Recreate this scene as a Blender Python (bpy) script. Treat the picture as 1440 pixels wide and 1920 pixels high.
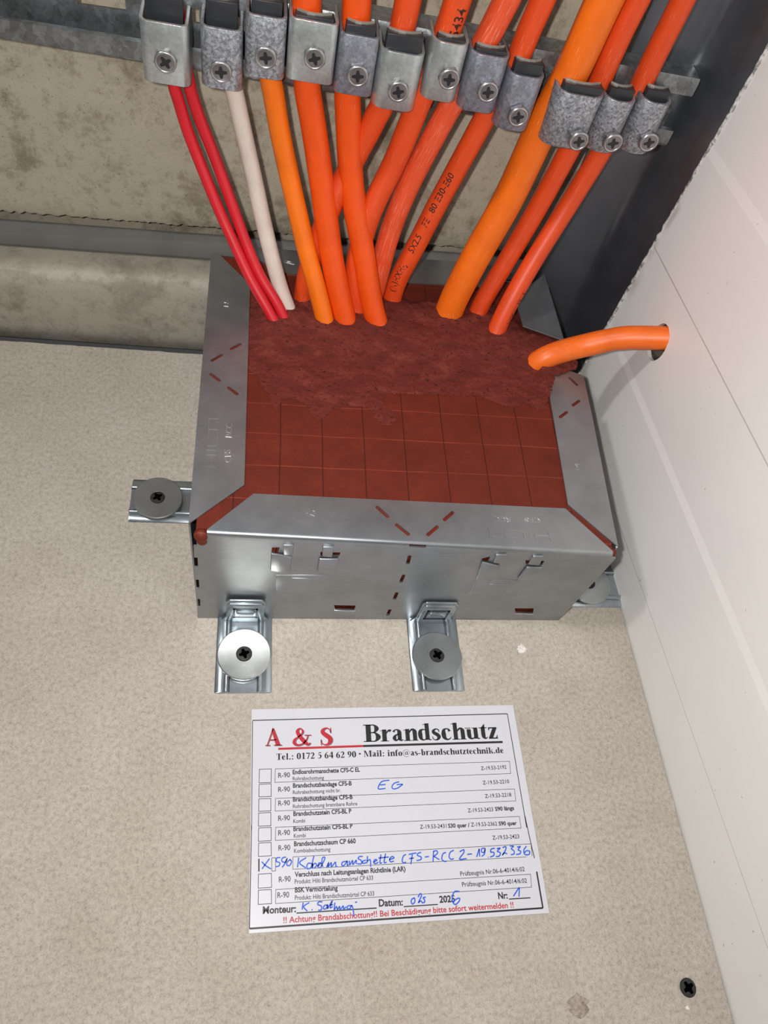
import bpy, bmesh, math, random
from mathutils import Vector, Matrix, noise
import numpy as np

# ------------------------------------------------------------------ scene, camera, light, exposure
for _o in list(bpy.data.objects):
    bpy.data.objects.remove(_o)
S = bpy.context.scene
COL = S.collection
MM = 0.001

cam_data = bpy.data.cameras.new('camera')
cam_data.sensor_fit = 'VERTICAL'
cam_data.sensor_height = 36.0
cam_data.sensor_width = 27.0
cam_data.lens = 36.0 * 1414.5 / 1920.0
cam_data.clip_start = 0.005
camera = bpy.data.objects.new('camera', cam_data)
COL.objects.link(camera)
camera.matrix_world = Matrix((
    (0.98269052, -0.03214012, -0.18244547, 0.02357),
    (-0.06795315, 0.85365191, -0.51639208, -0.17653),
    (0.17234183, 0.51985135, 0.83669162, 0.40699),
    (0, 0, 0, 1)))
S.camera = camera

world = bpy.data.worlds.new('room_light')
S.world = world
world.use_nodes = True
wn = world.node_tree
wn.nodes.clear()
w_out = wn.nodes.new('ShaderNodeOutputWorld')
w_bg = wn.nodes.new('ShaderNodeBackground')
w_tc = wn.nodes.new('ShaderNodeTexCoord')
w_sep = wn.nodes.new('ShaderNodeSeparateXYZ')
w_ramp = wn.nodes.new('ShaderNodeValToRGB')
wn.links.new(w_tc.outputs['Generated'], w_sep.inputs[0])
wn.links.new(w_sep.outputs['Z'], w_ramp.inputs['Fac'])
w_ramp.color_ramp.elements[0].position = 0.0
w_ramp.color_ramp.elements[0].color = (0.05, 0.05, 0.05, 1)
w_ramp.color_ramp.elements[1].position = 0.9
w_ramp.color_ramp.elements[1].color = (0.25, 0.255, 0.265, 1)
wn.links.new(w_ramp.outputs['Color'], w_bg.inputs['Color'])
w_bg.inputs['Strength'].default_value = 1.0
wn.links.new(w_bg.outputs[0], w_out.inputs[0])

# the phone's flash, a centimetre from the lens
flash_data = bpy.data.lights.new('phone_flash', 'AREA')
flash_data.shape = 'DISK'
flash_data.size = 0.009
flash_data.energy = 1.45
flash_data.color = (1.0, 0.97, 0.93)
flash = bpy.data.objects.new('phone_flash', flash_data)
COL.objects.link(flash)
flash.location = (0.0045, -0.1680, 0.4080)
flash.rotation_euler = (Vector((0.12, 0.06, 0.05)) - flash.location).to_track_quat('-Z', 'Y').to_euler()

# the room's ceiling lamp, up and to the left
lamp_data = bpy.data.lights.new('ceiling_lamp', 'AREA')
lamp_data.shape = 'DISK'
lamp_data.size = 0.12
lamp_data.energy = 8.5
lamp_data.color = (1.0, 0.97, 0.94)
lamp = bpy.data.objects.new('ceiling_lamp', lamp_data)
COL.objects.link(lamp)
lamp.location = (-0.95, 0.06, 1.55)
lamp.rotation_euler = (Vector((0.12, 0.06, 0.05)) - lamp.location).to_track_quat('-Z', 'Y').to_euler()

S.view_settings.view_transform = 'Standard'
S.view_settings.look = 'None'
S.view_settings.exposure = 0.0
S.view_settings.gamma = 1.0
S.view_settings.use_curve_mapping = False
S.cycles.caustics_reflective = True
S.cycles.blur_glossy = 0.3

# ------------------------------------------------------------------ measured shapes (millimetres)
CABLES = {'amber': {'p': [(66.45, 149.33, 90.0), (61.49, 156.39, 103.8), (56.16, 163.16, 116.62), (51.31, 169.48, 129.17), (42.9, 180.02, 153.97), (35.32, 186.86, 178.69),
                 (30.86, 189.1, 198.61), (29.61, 189.2, 203.55), (28.17, 189.2, 213.31), (25.72, 189.2, 231.55), (24.77, 189.2, 237.97), (15.98, 189.2, 297.32)],
           'r': 5.3},
 'big': {'p': [(143.5, 165.41, 90.0), (145.61, 168.52, 102.83), (153.38, 175.74, 131.37), (161.3, 181.5, 157.73), (166.05, 185.43, 189.37), (167.53, 185.9, 203.91),
               (171.28, 185.9, 223.46), (172.63, 185.9, 237.55), (173.38, 185.9, 249.55), (174.33, 185.9, 260.94), (179.33, 185.9, 320.73)],
         'r': 8.6},
 'c10': {'p': [(108.26, 172.35, 90.0), (109.82, 174.95, 103.75), (116.14, 179.02, 123.5), (123.7, 183.97, 150.2), (129.15, 186.61, 168.26), (136.83, 188.74, 197.22),
               (138.11, 188.8, 202.44), (143.87, 188.8, 219.4), (145.75, 188.8, 241.42), (147.77, 188.8, 255.79), (156.12, 188.8, 315.21)],
         'r': 5.7},
 'c12': {'p': [(162.17, 167.05, 90.0), (164.68, 170.16, 100.45), (172.53, 177.42, 124.1), (181.36, 184.91, 154.18), (187.34, 188.7, 186.93), (187.9, 188.8, 193.06),
               (188.96, 188.8, 221.59), (188.8, 188.8, 233.27), (189.58, 188.8, 250.41), (190.63, 188.8, 261.94), (196.04, 188.8, 321.69)],
         'r': 5.7},
 'c13': {'p': [(171.62, 151.71, 90.0), (176.22, 159.74, 105.08), (186.34, 172.7, 129.71), (197.94, 184.08, 158.95), (205.09, 188.76, 187.64), (205.74, 188.9, 193.81),
               (210.31, 188.9, 219.01), (210.41, 188.9, 234.93), (211.11, 188.9, 252.23), (211.67, 188.9, 266.01), (214.09, 188.9, 325.97)],
         'r': 5.6},
 'c5': {'p': [(78.51, 151.95, 90.0), (74.52, 156.91, 100.71), (69.71, 163.26, 114.28), (65.11, 170.31, 130.14), (58.82, 179.99, 155.99), (52.55, 186.14, 181.41),
              (48.16, 187.86, 197.73), (46.84, 188.0, 204.01), (46.01, 188.0, 216.42), (44.36, 188.0, 232.55), (43.37, 188.0, 241.19), (36.57, 188.0, 300.8)],
        'r': 6.5},
 'c6': {'p': [(97.38, 152.25, 90.0), (92.31, 157.91, 101.74), (83.88, 170.33, 128.72), (78.36, 176.74, 144.24), (73.49, 182.58, 162.39), (70.07, 186.4, 180.65),
              (67.16, 187.97, 198.89), (66.74, 188.0, 202.01), (66.79, 188.0, 216.84), (65.9, 188.0, 235.6), (65.13, 188.0, 244.31), (59.87, 188.0, 304.08)],
        'r': 6.5},
 'c7': {'p': [(54.47, 167.6, 91.0), (55.07, 170.03, 102.71), (59.76, 175.21, 125.52), (66.47, 181.28, 149.48), (75.27, 187.59, 171.61), (80.0, 188.5, 184.98),
              (82.79, 188.5, 194.67), (84.09, 188.5, 198.15), (86.05, 188.5, 216.74), (87.44, 188.5, 237.27), (87.62, 188.5, 247.31), (88.73, 188.5, 307.3)],
        'r': 6.0},
 'c8': {'p': [(86.27, 160.74, 90.0), (82.65, 166.99, 108.55), (82.8, 171.51, 122.05), (85.71, 177.59, 141.03), (90.48, 182.08, 156.85), (95.99, 185.55, 172.59),
              (101.06, 188.19, 197.3), (102.21, 188.3, 203.42), (105.51, 188.3, 219.53), (108.24, 188.3, 238.01), (109.49, 188.3, 250.53), (115.49, 188.3, 310.23)],
        'r': 6.2},
 'c9': {'p': [(95.56, 169.94, 90.0), (96.99, 172.92, 104.11), (99.59, 179.07, 133.01), (105.25, 184.09, 158.9), (110.98, 186.88, 178.23), (117.15, 188.41, 199.32),
              (119.15, 188.5, 205.58), (122.56, 188.5, 219.22), (127.8, 188.5, 238.34), (131.4, 188.5, 253.58), (145.19, 188.5, 311.98)],
        'r': 6.0},
 'red_l': {'p': [(37.42, 144.91, 90.0), (30.94, 151.11, 98.51), (22.46, 158.93, 108.86), (12.96, 168.94, 124.33), (5.34, 176.27, 137.32), (-5.03, 185.35, 159.71),
                 (-10.74, 188.83, 174.21), (-14.24, 190.33, 187.85), (-15.89, 190.5, 194.05), (-16.93, 190.5, 208.77), (-18.05, 190.5, 226.9), (-18.43, 190.5, 231.17),
                 (-23.74, 190.5, 290.94)],
           'r': 3.0},
 'red_r': {'p': [(42.9, 148.48, 90.0), (37.23, 153.87, 98.62), (28.66, 160.65, 108.04), (20.47, 168.99, 122.31), (13.77, 176.22, 136.71), (3.57, 185.39, 160.8),
                 (-3.15, 189.01, 176.51), (-7.16, 190.32, 188.82), (-8.65, 190.5, 195.55), (-10.44, 190.5, 209.67), (-12.09, 190.5, 227.75), (-12.53, 190.5, 232.02),
                 (-18.76, 190.5, 291.69)],
           'r': 3.0},
 'white': {'p': [(45.38, 156.1, 90.0), (40.81, 160.63, 99.19), (35.51, 167.19, 113.03), (28.63, 176.46, 134.25), (24.31, 182.19, 150.08), (17.32, 188.38, 175.36),
                 (13.69, 189.95, 190.52), (12.12, 190.1, 196.8), (10.1, 190.1, 207.88), (7.28, 190.1, 226.27), (5.96, 190.1, 234.86), (-3.14, 190.1, 294.16)],
           'r': 4.4}}
SIDE = [(200.47, 131.09, 93.0), (210.34, 133.22, 96.79), (222.52, 134.59, 101.15), (236.45, 131.96, 110.71), (248.05, 128.39, 116.48), (258.5, 124.92, 120.71)]
MORTAR_EDGE = [(22.62, 146.52), (23.51, 110.1), (27.64, 105.82), (31.23, 97.37), (34.99, 93.17), (37.64, 83.05), (39.9, 82.12), (42.15, 90.75), (46.46, 91.08), (53.64, 89.02),
 (57.83, 80.86), (62.05, 77.16), (66.16, 80.35), (68.63, 85.31), (76.92, 87.79), (88.76, 87.91), (91.45, 83.25), (96.29, 75.85), (101.34, 76.19), (105.55, 80.53),
 (103.03, 86.7), (98.41, 89.38), (98.17, 98.92), (110.71, 99.14), (132.56, 100.47), (154.84, 101.43), (160.74, 97.93), (168.36, 95.36), (174.62, 94.25), (181.87, 98.74),
 (187.55, 94.02), (191.99, 91.59), (195.28, 98.56), (198.31, 104.02), (204.76, 119.82), (211.44, 122.5), (221.14, 127.62), (221.76, 133.75), (218.61, 147.17),
 (214.05, 152.58), (200.53, 155.74), (192.41, 159.46), (190.6, 169.45), (179.17, 175.21), (167.34, 178.57), (157.83, 172.76), (144.25, 174.46), (130.81, 176.63),
 (120.4, 174.0), (112.48, 180.05), (104.27, 182.81), (94.03, 179.21), (64.43, 175.6), (51.55, 171.76), (46.78, 170.28), (43.93, 164.12), (35.8, 165.38), (26.37, 170.96),
 (24.04, 163.99)]
DASH_LEFT = [(18.95, 128.17), (13.25, 123.59), (9.07, 119.21), (3.28, 113.96), (3.17, 104.72), (8.75, 99.89), (12.84, 96.1), (18.35, 91.34)]
DASH_FRONT = [(89.53, 23.5), (95.15, 17.39), (98.68, 13.46), (105.02, 7.49), (129.63, 21.84), (123.92, 16.52), (120.45, 12.94), (114.34, 7.47)]
DASH_RIGHT = [(216.67, 102.37), (211.02, 97.91), (207.06, 93.24), (201.15, 88.49), (213.59, 119.92), (217.81, 113.98)]
F_DASH = [(107.68, 76.47), (108.38, 67.54), (108.71, 55.82), (108.64, 47.24), (108.88, 35.12), (108.98, 26.48), (108.93, 13.29), (108.78, 5.34)]
F_TABS = [[(37.38, 74.66), (47.97, 72.02), (47.84, 54.75), (37.8, 57.87)], [(61.58, 71.38), (71.43, 72.24), (71.24, 54.45), (61.75, 58.11)],
 [(145.42, 75.7), (156.65, 71.82), (156.99, 54.61), (148.18, 56.17)], [(170.98, 72.29), (179.5, 72.65), (179.98, 54.98), (170.77, 57.0)]]
F_NUBS = [[(42.92, 82.48), (48.13, 82.64), (48.1, 72.75), (43.67, 73.08)], [(62.29, 82.61), (67.76, 82.79), (67.95, 73.04), (62.84, 73.69)],
 [(150.67, 83.37), (156.41, 83.96), (156.22, 73.85), (151.61, 75.07)], [(170.4, 83.79), (175.82, 84.34), (177.51, 74.17), (170.93, 74.81)]]
F_HOLES = [[(37.58, 78.18), (41.35, 78.53), (40.65, 71.39), (37.99, 73.3)], [(61.66, 76.13), (71.86, 76.34), (71.38, 72.61), (62.36, 71.08)],
 [(145.08, 76.88), (149.03, 79.65), (149.28, 72.81), (146.78, 73.8)], [(168.57, 77.49), (179.09, 77.68), (179.3, 72.63), (170.64, 72.68)]]
F_PLATE = [[(40.97, 51.16), (69.44, 53.12), (68.86, 32.98), (41.88, 33.76)], [(149.0, 54.02), (176.44, 54.71), (177.73, 34.28), (149.8, 35.2)]]
F_LATCH = [[(49.17, 49.33), (61.04, 49.32), (60.93, 39.83), (49.59, 40.43)], [(157.63, 49.7), (169.04, 50.03), (168.9, 41.09), (158.04, 40.43)]]
F_SLOT = [[(75.29, 17.93), (87.78, 17.89), (87.58, 11.66), (76.58, 12.31)], [(182.65, 17.5), (194.52, 17.93), (196.55, 10.3), (185.49, 11.1)]]
LOGO_LEFT = [[(3.58, 43.56), (8.9, 43.72)], [(3.77, 50.85), (8.94, 51.14)], [(6.16, 50.87), (6.33, 43.7)], [(3.9, 53.76), (8.91, 53.93)], [(3.95, 56.57), (8.68, 56.73)],
 [(8.68, 56.73), (8.98, 65.32)], [(4.29, 67.02), (9.09, 67.09)], [(4.29, 67.02), (4.34, 60.29)], [(4.29, 67.02), (4.14, 73.87)], [(4.03, 74.0), (9.07, 74.22)]]
LOGO_FRONT = [[(179.44, 11.72), (180.03, 6.18)], [(171.88, 11.48), (171.9, 6.53)], [(172.2, 9.23), (179.5, 9.13)], [(169.05, 11.99), (169.05, 6.84)],
 [(165.87, 11.49), (165.78, 6.75)], [(165.87, 11.49), (157.09, 12.01)], [(155.67, 10.97), (155.14, 7.61)], [(155.14, 7.61), (160.47, 7.3)],
 [(155.14, 7.61), (148.03, 7.79)], [(147.47, 13.68), (147.61, 7.39)]]
LOGO_TEXT = {'front_a': [(176.51, 19.71), (167.71, 20.0)],
 'front_b': [(159.96, 19.72), (151.25, 19.82)],
 'left_cfs': [(16.57, 46.94), (15.75, 54.87)],
 'left_rcc': [(16.01, 62.69), (16.24, 71.37)],
 'n12': [(54.09, 18.38), (58.01, 16.67)],
 'n15': [(10.83, 156.63), (10.94, 161.87)],
 'nb': [(42.37, 198.44), (49.55, 197.01)],
 'nbr': [(198.25, 169.14), (197.6, 177.58)],
 'nr': [(205.34, 51.34), (206.36, 56.07)]}
CARD = [(31.09, -53.0), (178.57, -52.85), (180.3, -158.52), (32.21, -158.37)]
CARD_TEXT = [('R-90', (45.35, -88.92), (51.39, -88.78), 2.42, 'r', 'k'), ('R-90', (45.38, -95.94), (51.37, -95.82), 2.42, 'r', 'k'),
 ('R-90', (45.41, -102.62), (51.34, -102.51), 2.42, 'r', 'k'), ('R-90', (45.44, -109.8), (51.32, -109.72), 2.42, 'r', 'k'),
 ('R-90', (45.47, -116.64), (51.29, -116.58), 2.42, 'r', 'k'), ('R-90', (45.61, -123.57), (51.38, -123.53), 2.42, 'r', 'k'),
 ('R-90', (45.88, -137.61), (51.54, -137.51), 2.42, 'r', 'k'), ('R-90', (45.17, -144.38), (50.77, -144.4), 2.42, 'r', 'k'),
 ('Endlosrohrmanschette CFS-C EL', (52.77, -87.37), (88.11, -87.08), 2.17, 'b', 'k'), ('Rohrabschottung', (52.76, -90.48), (68.99, -90.44), 1.81, 'r', 'k'),
 ('Brandschutzbandage CFS-B', (52.85, -94.12), (83.42, -93.91), 2.17, 'b', 'k'), ('Rohrabschottung nicht br.', (52.83, -97.28), (77.58, -97.04), 1.81, 'r', 'k'),
 ('Brandschutzbandage CFS-B', (52.81, -100.85), (83.57, -100.65), 2.17, 'b', 'k'), ('Rohrabschottung brennbare Rohre', (52.8, -104.06), (85.85, -103.89), 1.81, 'r', 'k'),
 ('Brandschutzstein CFS-BL P', (53.0, -107.79), (82.67, -107.55), 2.17, 'b', 'k'), ('Kombi', (52.98, -111.15), (58.89, -111.07), 1.81, 'r', 'k'),
 ('Brandschutzstein CFS-BL P', (52.96, -114.9), (82.91, -114.79), 2.17, 'b', 'k'), ('Kombi', (53.16, -118.0), (59.12, -117.95), 1.81, 'r', 'k'),
 ('Brandschutzschaum CP 660', (53.24, -121.89), (84.16, -121.83), 2.17, 'b', 'k'), ('Kombiabschottung', (53.22, -124.92), (71.27, -124.95), 1.81, 'r', 'k'),
 ('Verschluss nach Leitungsanlagen Richtlinie (LAR)', (53.48, -135.66), (108.56, -135.85), 2.17, 'b', 'k'),
 ('Produkt: Hilti Brandschutzmörtel CP 633', (53.46, -138.68), (91.95, -138.91), 1.93, 'r', 'k'),
 ('BSK Vermörtelung', (53.54, -142.44), (74.29, -142.59), 2.17, 'b', 'k'),
 ('Produkt: Hilti Brandschutzmörtel CP 633', (53.52, -145.69), (92.07, -145.88), 1.93, 'r', 'k'), ('Z-19.53-2192', (154.52, -88.35), (169.13, -87.96), 1.93, 'r', 'k'),
 ('Z-19.53-2210', (154.46, -95.88), (169.43, -95.56), 1.93, 'r', 'k'), ('Z-19.53-2218', (154.73, -102.72), (169.57, -102.45), 1.93, 'r', 'k'),
 ('Z-19.53-2423', (144.36, -109.59), (158.3, -109.45), 1.93, 'r', 'k'), ('S90 längs', (159.42, -109.39), (169.96, -109.23), 1.93, 'b', 'k'),
 ('Z-19.53-2431', (117.8, -116.56), (131.97, -116.61), 1.93, 'r', 'k'), ('S30 quer /', (132.8, -116.64), (144.39, -116.69), 1.93, 'b', 'k'),
 ('Z-19.53-2362', (145.13, -116.61), (159.42, -116.65), 1.93, 'r', 'k'), ('S90 quer', (160.27, -116.69), (170.19, -116.76), 1.93, 'b', 'k'),
 ('Z-19.53-2423', (155.85, -123.41), (170.44, -123.3), 1.93, 'r', 'k'), ('Prüfzeugnis Nr.06-6-4014/6:02', (136.51, -139.48), (170.79, -138.94), 2.05, 'r', 'k'),
 ('Prüfzeugnis Nr.06-6-4014/6:02', (136.83, -144.33), (171.05, -144.3), 2.05, 'r', 'k'), ('Monteur:', (38.35, -150.66), (54.01, -150.82), 3.02, 'b', 'k'),
 ('Datum:', (94.07, -150.72), (105.96, -150.91), 3.02, 'b', 'k'), ('2025', (124.43, -150.77), (132.36, -150.82), 2.9, 'b', 'k'),
 ('Nr:', (154.8, -150.78), (159.69, -150.85), 2.9, 'b', 'k'),
 ('!! Achtung Brandabschottung!! Bei Beschädigung bitte sofort weitermelden !!', (48.03, -155.12), (162.16, -155.05), 2.54, 'm', 'r'),
 ('A', (38.68, -72.48), (47.02, -72.45), 9.18, 's', 'r'), ('&', (52.39, -72.69), (62.6, -72.71), 9.18, 's', 'r'), ('S', (67.33, -72.82), (74.46, -72.76), 9.18, 's', 'r'),
 ('Brandschutz', (90.97, -71.73), (166.53, -71.65), 9.3, 's', 'k'), ('Tel.: 0172 5 64 62 90', (44.28, -79.93), (86.35, -79.69), 3.26, 's', 'k'),
 ('•', (87.67, -79.5), (89.23, -79.54), 3.26, 's', 'k'), ('Mail: info@as-brandschutztechnik.de', (90.54, -79.57), (168.79, -79.61), 3.26, 's', 'k')]
CARD_LINES = [([(45.29, -74.25), (90.61, -73.85)], 1.15, 'r'), ([(90.61, -73.85), (169.09, -73.55)], 1.15, 'k'),
 ([(35.66, -84.41), (41.79, -84.37), (41.74, -91.12), (35.66, -91.15), (35.66, -84.41)], 0.3, 'k'),
 ([(35.67, -91.91), (41.75, -91.78), (41.8, -97.98), (35.67, -97.98), (35.67, -91.91)], 0.3, 'k'),
 ([(35.68, -98.95), (41.7, -98.95), (41.76, -104.92), (35.68, -104.9), (35.68, -98.95)], 0.3, 'k'),
 ([(35.69, -105.75), (41.76, -105.66), (41.82, -111.95), (35.69, -111.9), (35.69, -105.75)], 0.3, 'k'),
 ([(35.81, -112.74), (41.94, -112.68), (42.0, -118.84), (35.81, -118.88), (35.81, -112.74)], 0.3, 'k'),
 ([(35.94, -119.69), (42.0, -119.66), (42.17, -125.71), (35.94, -125.72), (35.94, -119.69)], 0.3, 'k'),
 ([(36.08, -133.61), (42.24, -133.53), (42.4, -139.64), (36.08, -139.69), (36.08, -133.61)], 0.3, 'k'),
 ([(36.2, -140.56), (42.3, -140.6), (42.46, -146.59), (36.2, -146.62), (36.2, -140.56)], 0.3, 'k'),
 ([(43.85, -84.43), (171.41, -84.11), (170.99, -90.6), (43.66, -91.18), (43.85, -84.43)], 0.24, 'k'),
 ([(44.05, -99.03), (171.83, -98.64), (171.56, -104.79), (43.87, -105.11), (44.05, -99.03)], 0.24, 'k'),
 ([(44.25, -112.77), (172.24, -112.66), (172.25, -118.38), (44.06, -118.83), (44.25, -112.77)], 0.24, 'k'),
 ([(52.67, -126.71), (176.41, -126.25), (175.86, -132.08)], 0.24, 'k'),
 ([(44.42, -140.71), (173.51, -140.53), (173.05, -146.44), (44.35, -146.7), (44.42, -140.71)], 0.24, 'k'),
 ([(52.67, -126.71), (52.64, -132.28), (172.9, -132.36)], 0.24, 'k'),
 ([(42.39, -126.72), (44.22, -126.71), (44.26, -132.55), (42.44, -132.56), (42.39, -126.72)], 0.26, 'k'), ([(36.17, -126.73), (36.27, -132.45)], 0.7, 'k'),
 ([(176.35, -126.57), (176.99, -133.19)], 0.45, 'k'), ([(54.21, -151.3), (92.93, -151.33)], 0.55, 'k'), ([(106.35, -151.51), (123.45, -151.5)], 0.5, 'k'),
 ([(160.22, -151.17), (171.61, -151.2)], 0.5, 'k'), ([(31.71, -58.99), (174.33, -57.81)], 0.5, 'k'), ([(31.71, -58.99), (32.35, -113.42)], 0.35, 'k'),
 ([(32.29, -111.14), (32.39, -156.47)], 0.4, 'k'), ([(32.39, -156.47), (177.33, -156.1)], 0.8, 'k'), ([(174.33, -57.81), (175.35, -118.29)], 0.42, 'k'),
 ([(175.36, -112.55), (176.35, -126.57)], 0.42, 'k'), ([(177.07, -139.46), (177.33, -156.1)], 0.8, 'k')]
HAND = [[[(103.52, -91.97), (99.3, -92.63), (97.3, -96.04), (101.2, -96.06)], [(98.36, -94.28), (101.34, -94.04)],
  [(108.71, -92.93), (106.02, -93.63), (104.71, -95.28), (105.33, -96.42), (107.75, -96.05), (110.52, -94.34)], [(107.28, -94.35), (110.64, -94.23)]],
 [[(37.55, -128.15), (39.57, -130.09), (42.08, -131.59)], [(41.28, -126.93), (39.31, -129.39), (37.74, -131.38)], [(46.56, -126.72), (44.8, -126.87), (44.56, -128.48)],
  [(44.56, -128.48), (46.22, -129.03), (45.92, -130.4), (44.07, -130.77)],
  [(49.34, -126.62), (47.57, -127.0), (47.32, -128.38), (48.83, -128.92), (49.84, -127.34), (48.58, -129.83), (47.33, -131.16)],
  [(51.36, -127.88), (49.84, -128.97), (49.84, -130.36), (51.1, -130.42), (52.01, -128.84), (51.11, -127.63)], [(55.52, -127.14), (54.88, -131.53)],
  [(59.24, -127.32), (55.91, -129.49), (58.92, -131.96)],
  [(62.0, -130.25), (60.22, -129.93), (59.44, -131.29), (59.93, -132.47), (61.46, -131.85), (62.15, -130.26), (61.96, -132.34)],
  [(63.09, -126.56), (62.27, -129.57), (62.36, -132.36)], [(62.39, -130.97), (63.53, -130.09), (64.28, -131.06), (62.98, -132.3)],
  [(64.52, -131.54), (66.34, -130.23), (65.32, -130.18), (65.02, -131.79), (66.3, -131.86), (68.45, -127.99), (67.17, -127.93), (66.83, -131.19), (67.58, -131.69)],
  [(69.1, -132.23), (70.19, -130.18), (69.87, -132.03), (71.47, -130.24), (71.56, -132.11), (73.53, -130.11), (73.72, -131.99), (74.5, -132.03)],
  [(79.49, -129.92), (77.14, -130.28), (76.72, -131.67), (77.86, -131.72), (79.48, -130.02), (79.41, -131.8), (80.19, -131.6)],
  [(80.53, -129.74), (80.71, -131.63), (82.09, -129.81), (82.27, -131.56), (83.91, -129.76), (83.83, -131.45)],
  [(87.39, -128.17), (85.82, -128.1), (84.99, -129.01), (86.51, -130.02), (86.43, -131.43), (84.36, -131.33)],
  [(88.87, -129.9), (87.28, -130.3), (87.23, -131.24), (89.06, -131.09)], [(89.76, -128.04), (89.31, -131.34)],
  [(89.47, -130.4), (90.97, -129.76), (91.13, -131.43), (91.04, -133.07)],
  [(92.73, -131.03), (94.36, -130.16), (93.33, -129.88), (92.73, -131.03), (93.47, -131.77), (95.09, -131.14)], [(96.63, -127.65), (95.86, -131.42), (96.91, -131.47)],
  [(99.04, -127.28), (97.97, -131.28), (99.29, -131.35)], [(95.21, -129.25), (100.51, -129.03)],
  [(100.69, -130.23), (103.12, -129.63), (102.38, -128.87), (100.99, -129.76), (101.15, -131.2), (103.01, -131.05)]],
 [[(109.47, -128.25), (108.08, -128.9), (107.22, -131.01), (107.83, -131.99), (109.17, -131.82)], [(110.81, -128.31), (114.88, -127.78)],
  [(112.68, -128.4), (111.48, -132.88)], [(110.91, -130.23), (113.33, -130.11)],
  [(117.32, -127.65), (115.66, -128.05), (115.31, -129.0), (117.11, -129.81), (116.73, -130.99), (114.55, -131.36)], [(118.99, -129.9), (121.16, -129.76)],
  [(123.86, -127.22), (123.06, -132.25)], [(123.83, -127.46), (125.48, -127.3), (125.73, -128.52), (123.58, -129.87)], [(123.85, -129.88), (126.39, -131.45)],
  [(130.28, -128.25), (128.57, -128.9), (127.76, -131.27), (128.99, -132.39), (130.08, -132.35)],
  [(134.48, -127.46), (132.46, -128.35), (131.66, -130.49), (132.62, -131.6), (134.01, -131.33)],
  [(137.39, -128.33), (139.7, -127.46), (139.52, -128.92), (136.97, -131.71), (140.81, -131.65)], [(141.34, -129.73), (143.84, -129.6)],
  [(146.11, -131.17), (148.02, -127.35)], [(148.02, -127.35), (147.79, -131.01)],
  [(151.09, -127.24), (149.4, -127.41), (149.08, -128.87), (150.37, -129.17), (151.17, -127.49), (150.44, -129.91), (148.78, -131.05)],
  [(152.16, -131.46), (152.4, -131.71)], [(156.37, -127.48), (154.35, -127.88), (153.86, -129.33)],
  [(153.86, -129.33), (155.52, -129.41), (155.3, -130.87), (153.26, -131.51)],
  [(157.44, -127.78), (159.15, -127.61), (157.53, -129.01), (159.09, -129.82), (158.02, -131.34), (156.33, -131.41)],
  [(160.58, -127.42), (162.34, -127.01), (162.1, -128.48), (160.05, -130.85), (161.31, -129.93), (162.63, -130.48)],
  [(164.62, -126.86), (166.58, -126.95), (165.26, -128.13), (166.5, -129.18), (166.26, -130.65), (164.52, -130.96)],
  [(168.47, -127.53), (170.2, -127.36), (168.82, -128.79), (170.1, -129.59), (169.33, -130.79), (167.33, -130.94)],
  [(173.62, -127.27), (171.87, -129.18), (172.09, -131.16), (174.34, -131.27), (174.88, -129.81), (173.23, -129.49), (172.05, -130.42)]],
 [[(57.46, -146.95), (56.93, -150.01)], [(60.44, -147.12), (57.69, -148.73), (59.39, -150.81)], [(61.38, -150.26), (61.87, -150.42)],
  [(66.67, -147.24), (64.92, -147.15), (64.4, -148.23), (66.12, -148.99), (66.08, -150.53), (64.59, -150.67)],
  [(69.13, -148.71), (67.62, -148.85), (67.09, -150.15), (68.33, -150.22), (69.13, -148.71), (69.08, -150.39)],
  [(69.08, -150.26), (71.43, -147.06), (70.34, -149.89), (71.6, -149.52)], [(70.38, -148.78), (71.88, -148.65)],
  [(72.67, -147.8), (72.31, -150.89), (73.36, -149.62), (73.81, -150.97)],
  [(73.81, -150.97), (74.86, -149.7), (75.06, -151.04), (76.62, -149.58), (76.82, -150.92), (78.12, -149.89)],
  [(80.66, -149.58), (78.89, -149.71), (78.59, -150.8), (79.84, -150.87), (80.91, -149.6), (81.54, -152.3), (81.45, -154.28)], [(82.49, -148.34), (83.51, -148.18)]],
 [[(111.97, -147.94), (110.61, -148.55), (110.23, -149.89), (110.95, -150.61), (112.09, -149.54), (111.98, -147.85)],
  [(113.81, -147.81), (115.01, -146.27), (115.6, -147.22), (113.86, -150.09), (114.97, -149.47), (115.68, -150.19)],
  [(117.73, -148.02), (116.4, -148.18), (117.07, -149.36), (116.72, -150.25), (115.51, -150.32)]],
 [[(135.15, -146.43), (132.75, -146.3), (131.15, -148.53), (131.15, -150.82), (132.33, -152.03), (134.34, -150.77), (134.78, -149.41), (132.87, -149.77),
   (131.38, -151.06)]],
 [[(162.79, -150.02), (166.44, -146.22)], [(166.61, -146.23), (165.63, -150.41)]]]

# ------------------------------------------------------------------ helpers
def lin(c):
    return tuple((v / 12.92 if v <= 0.04045 else ((v + 0.055) / 1.055) ** 2.4) for v in [x / 255.0 for x in c]) + (1.0,)


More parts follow.
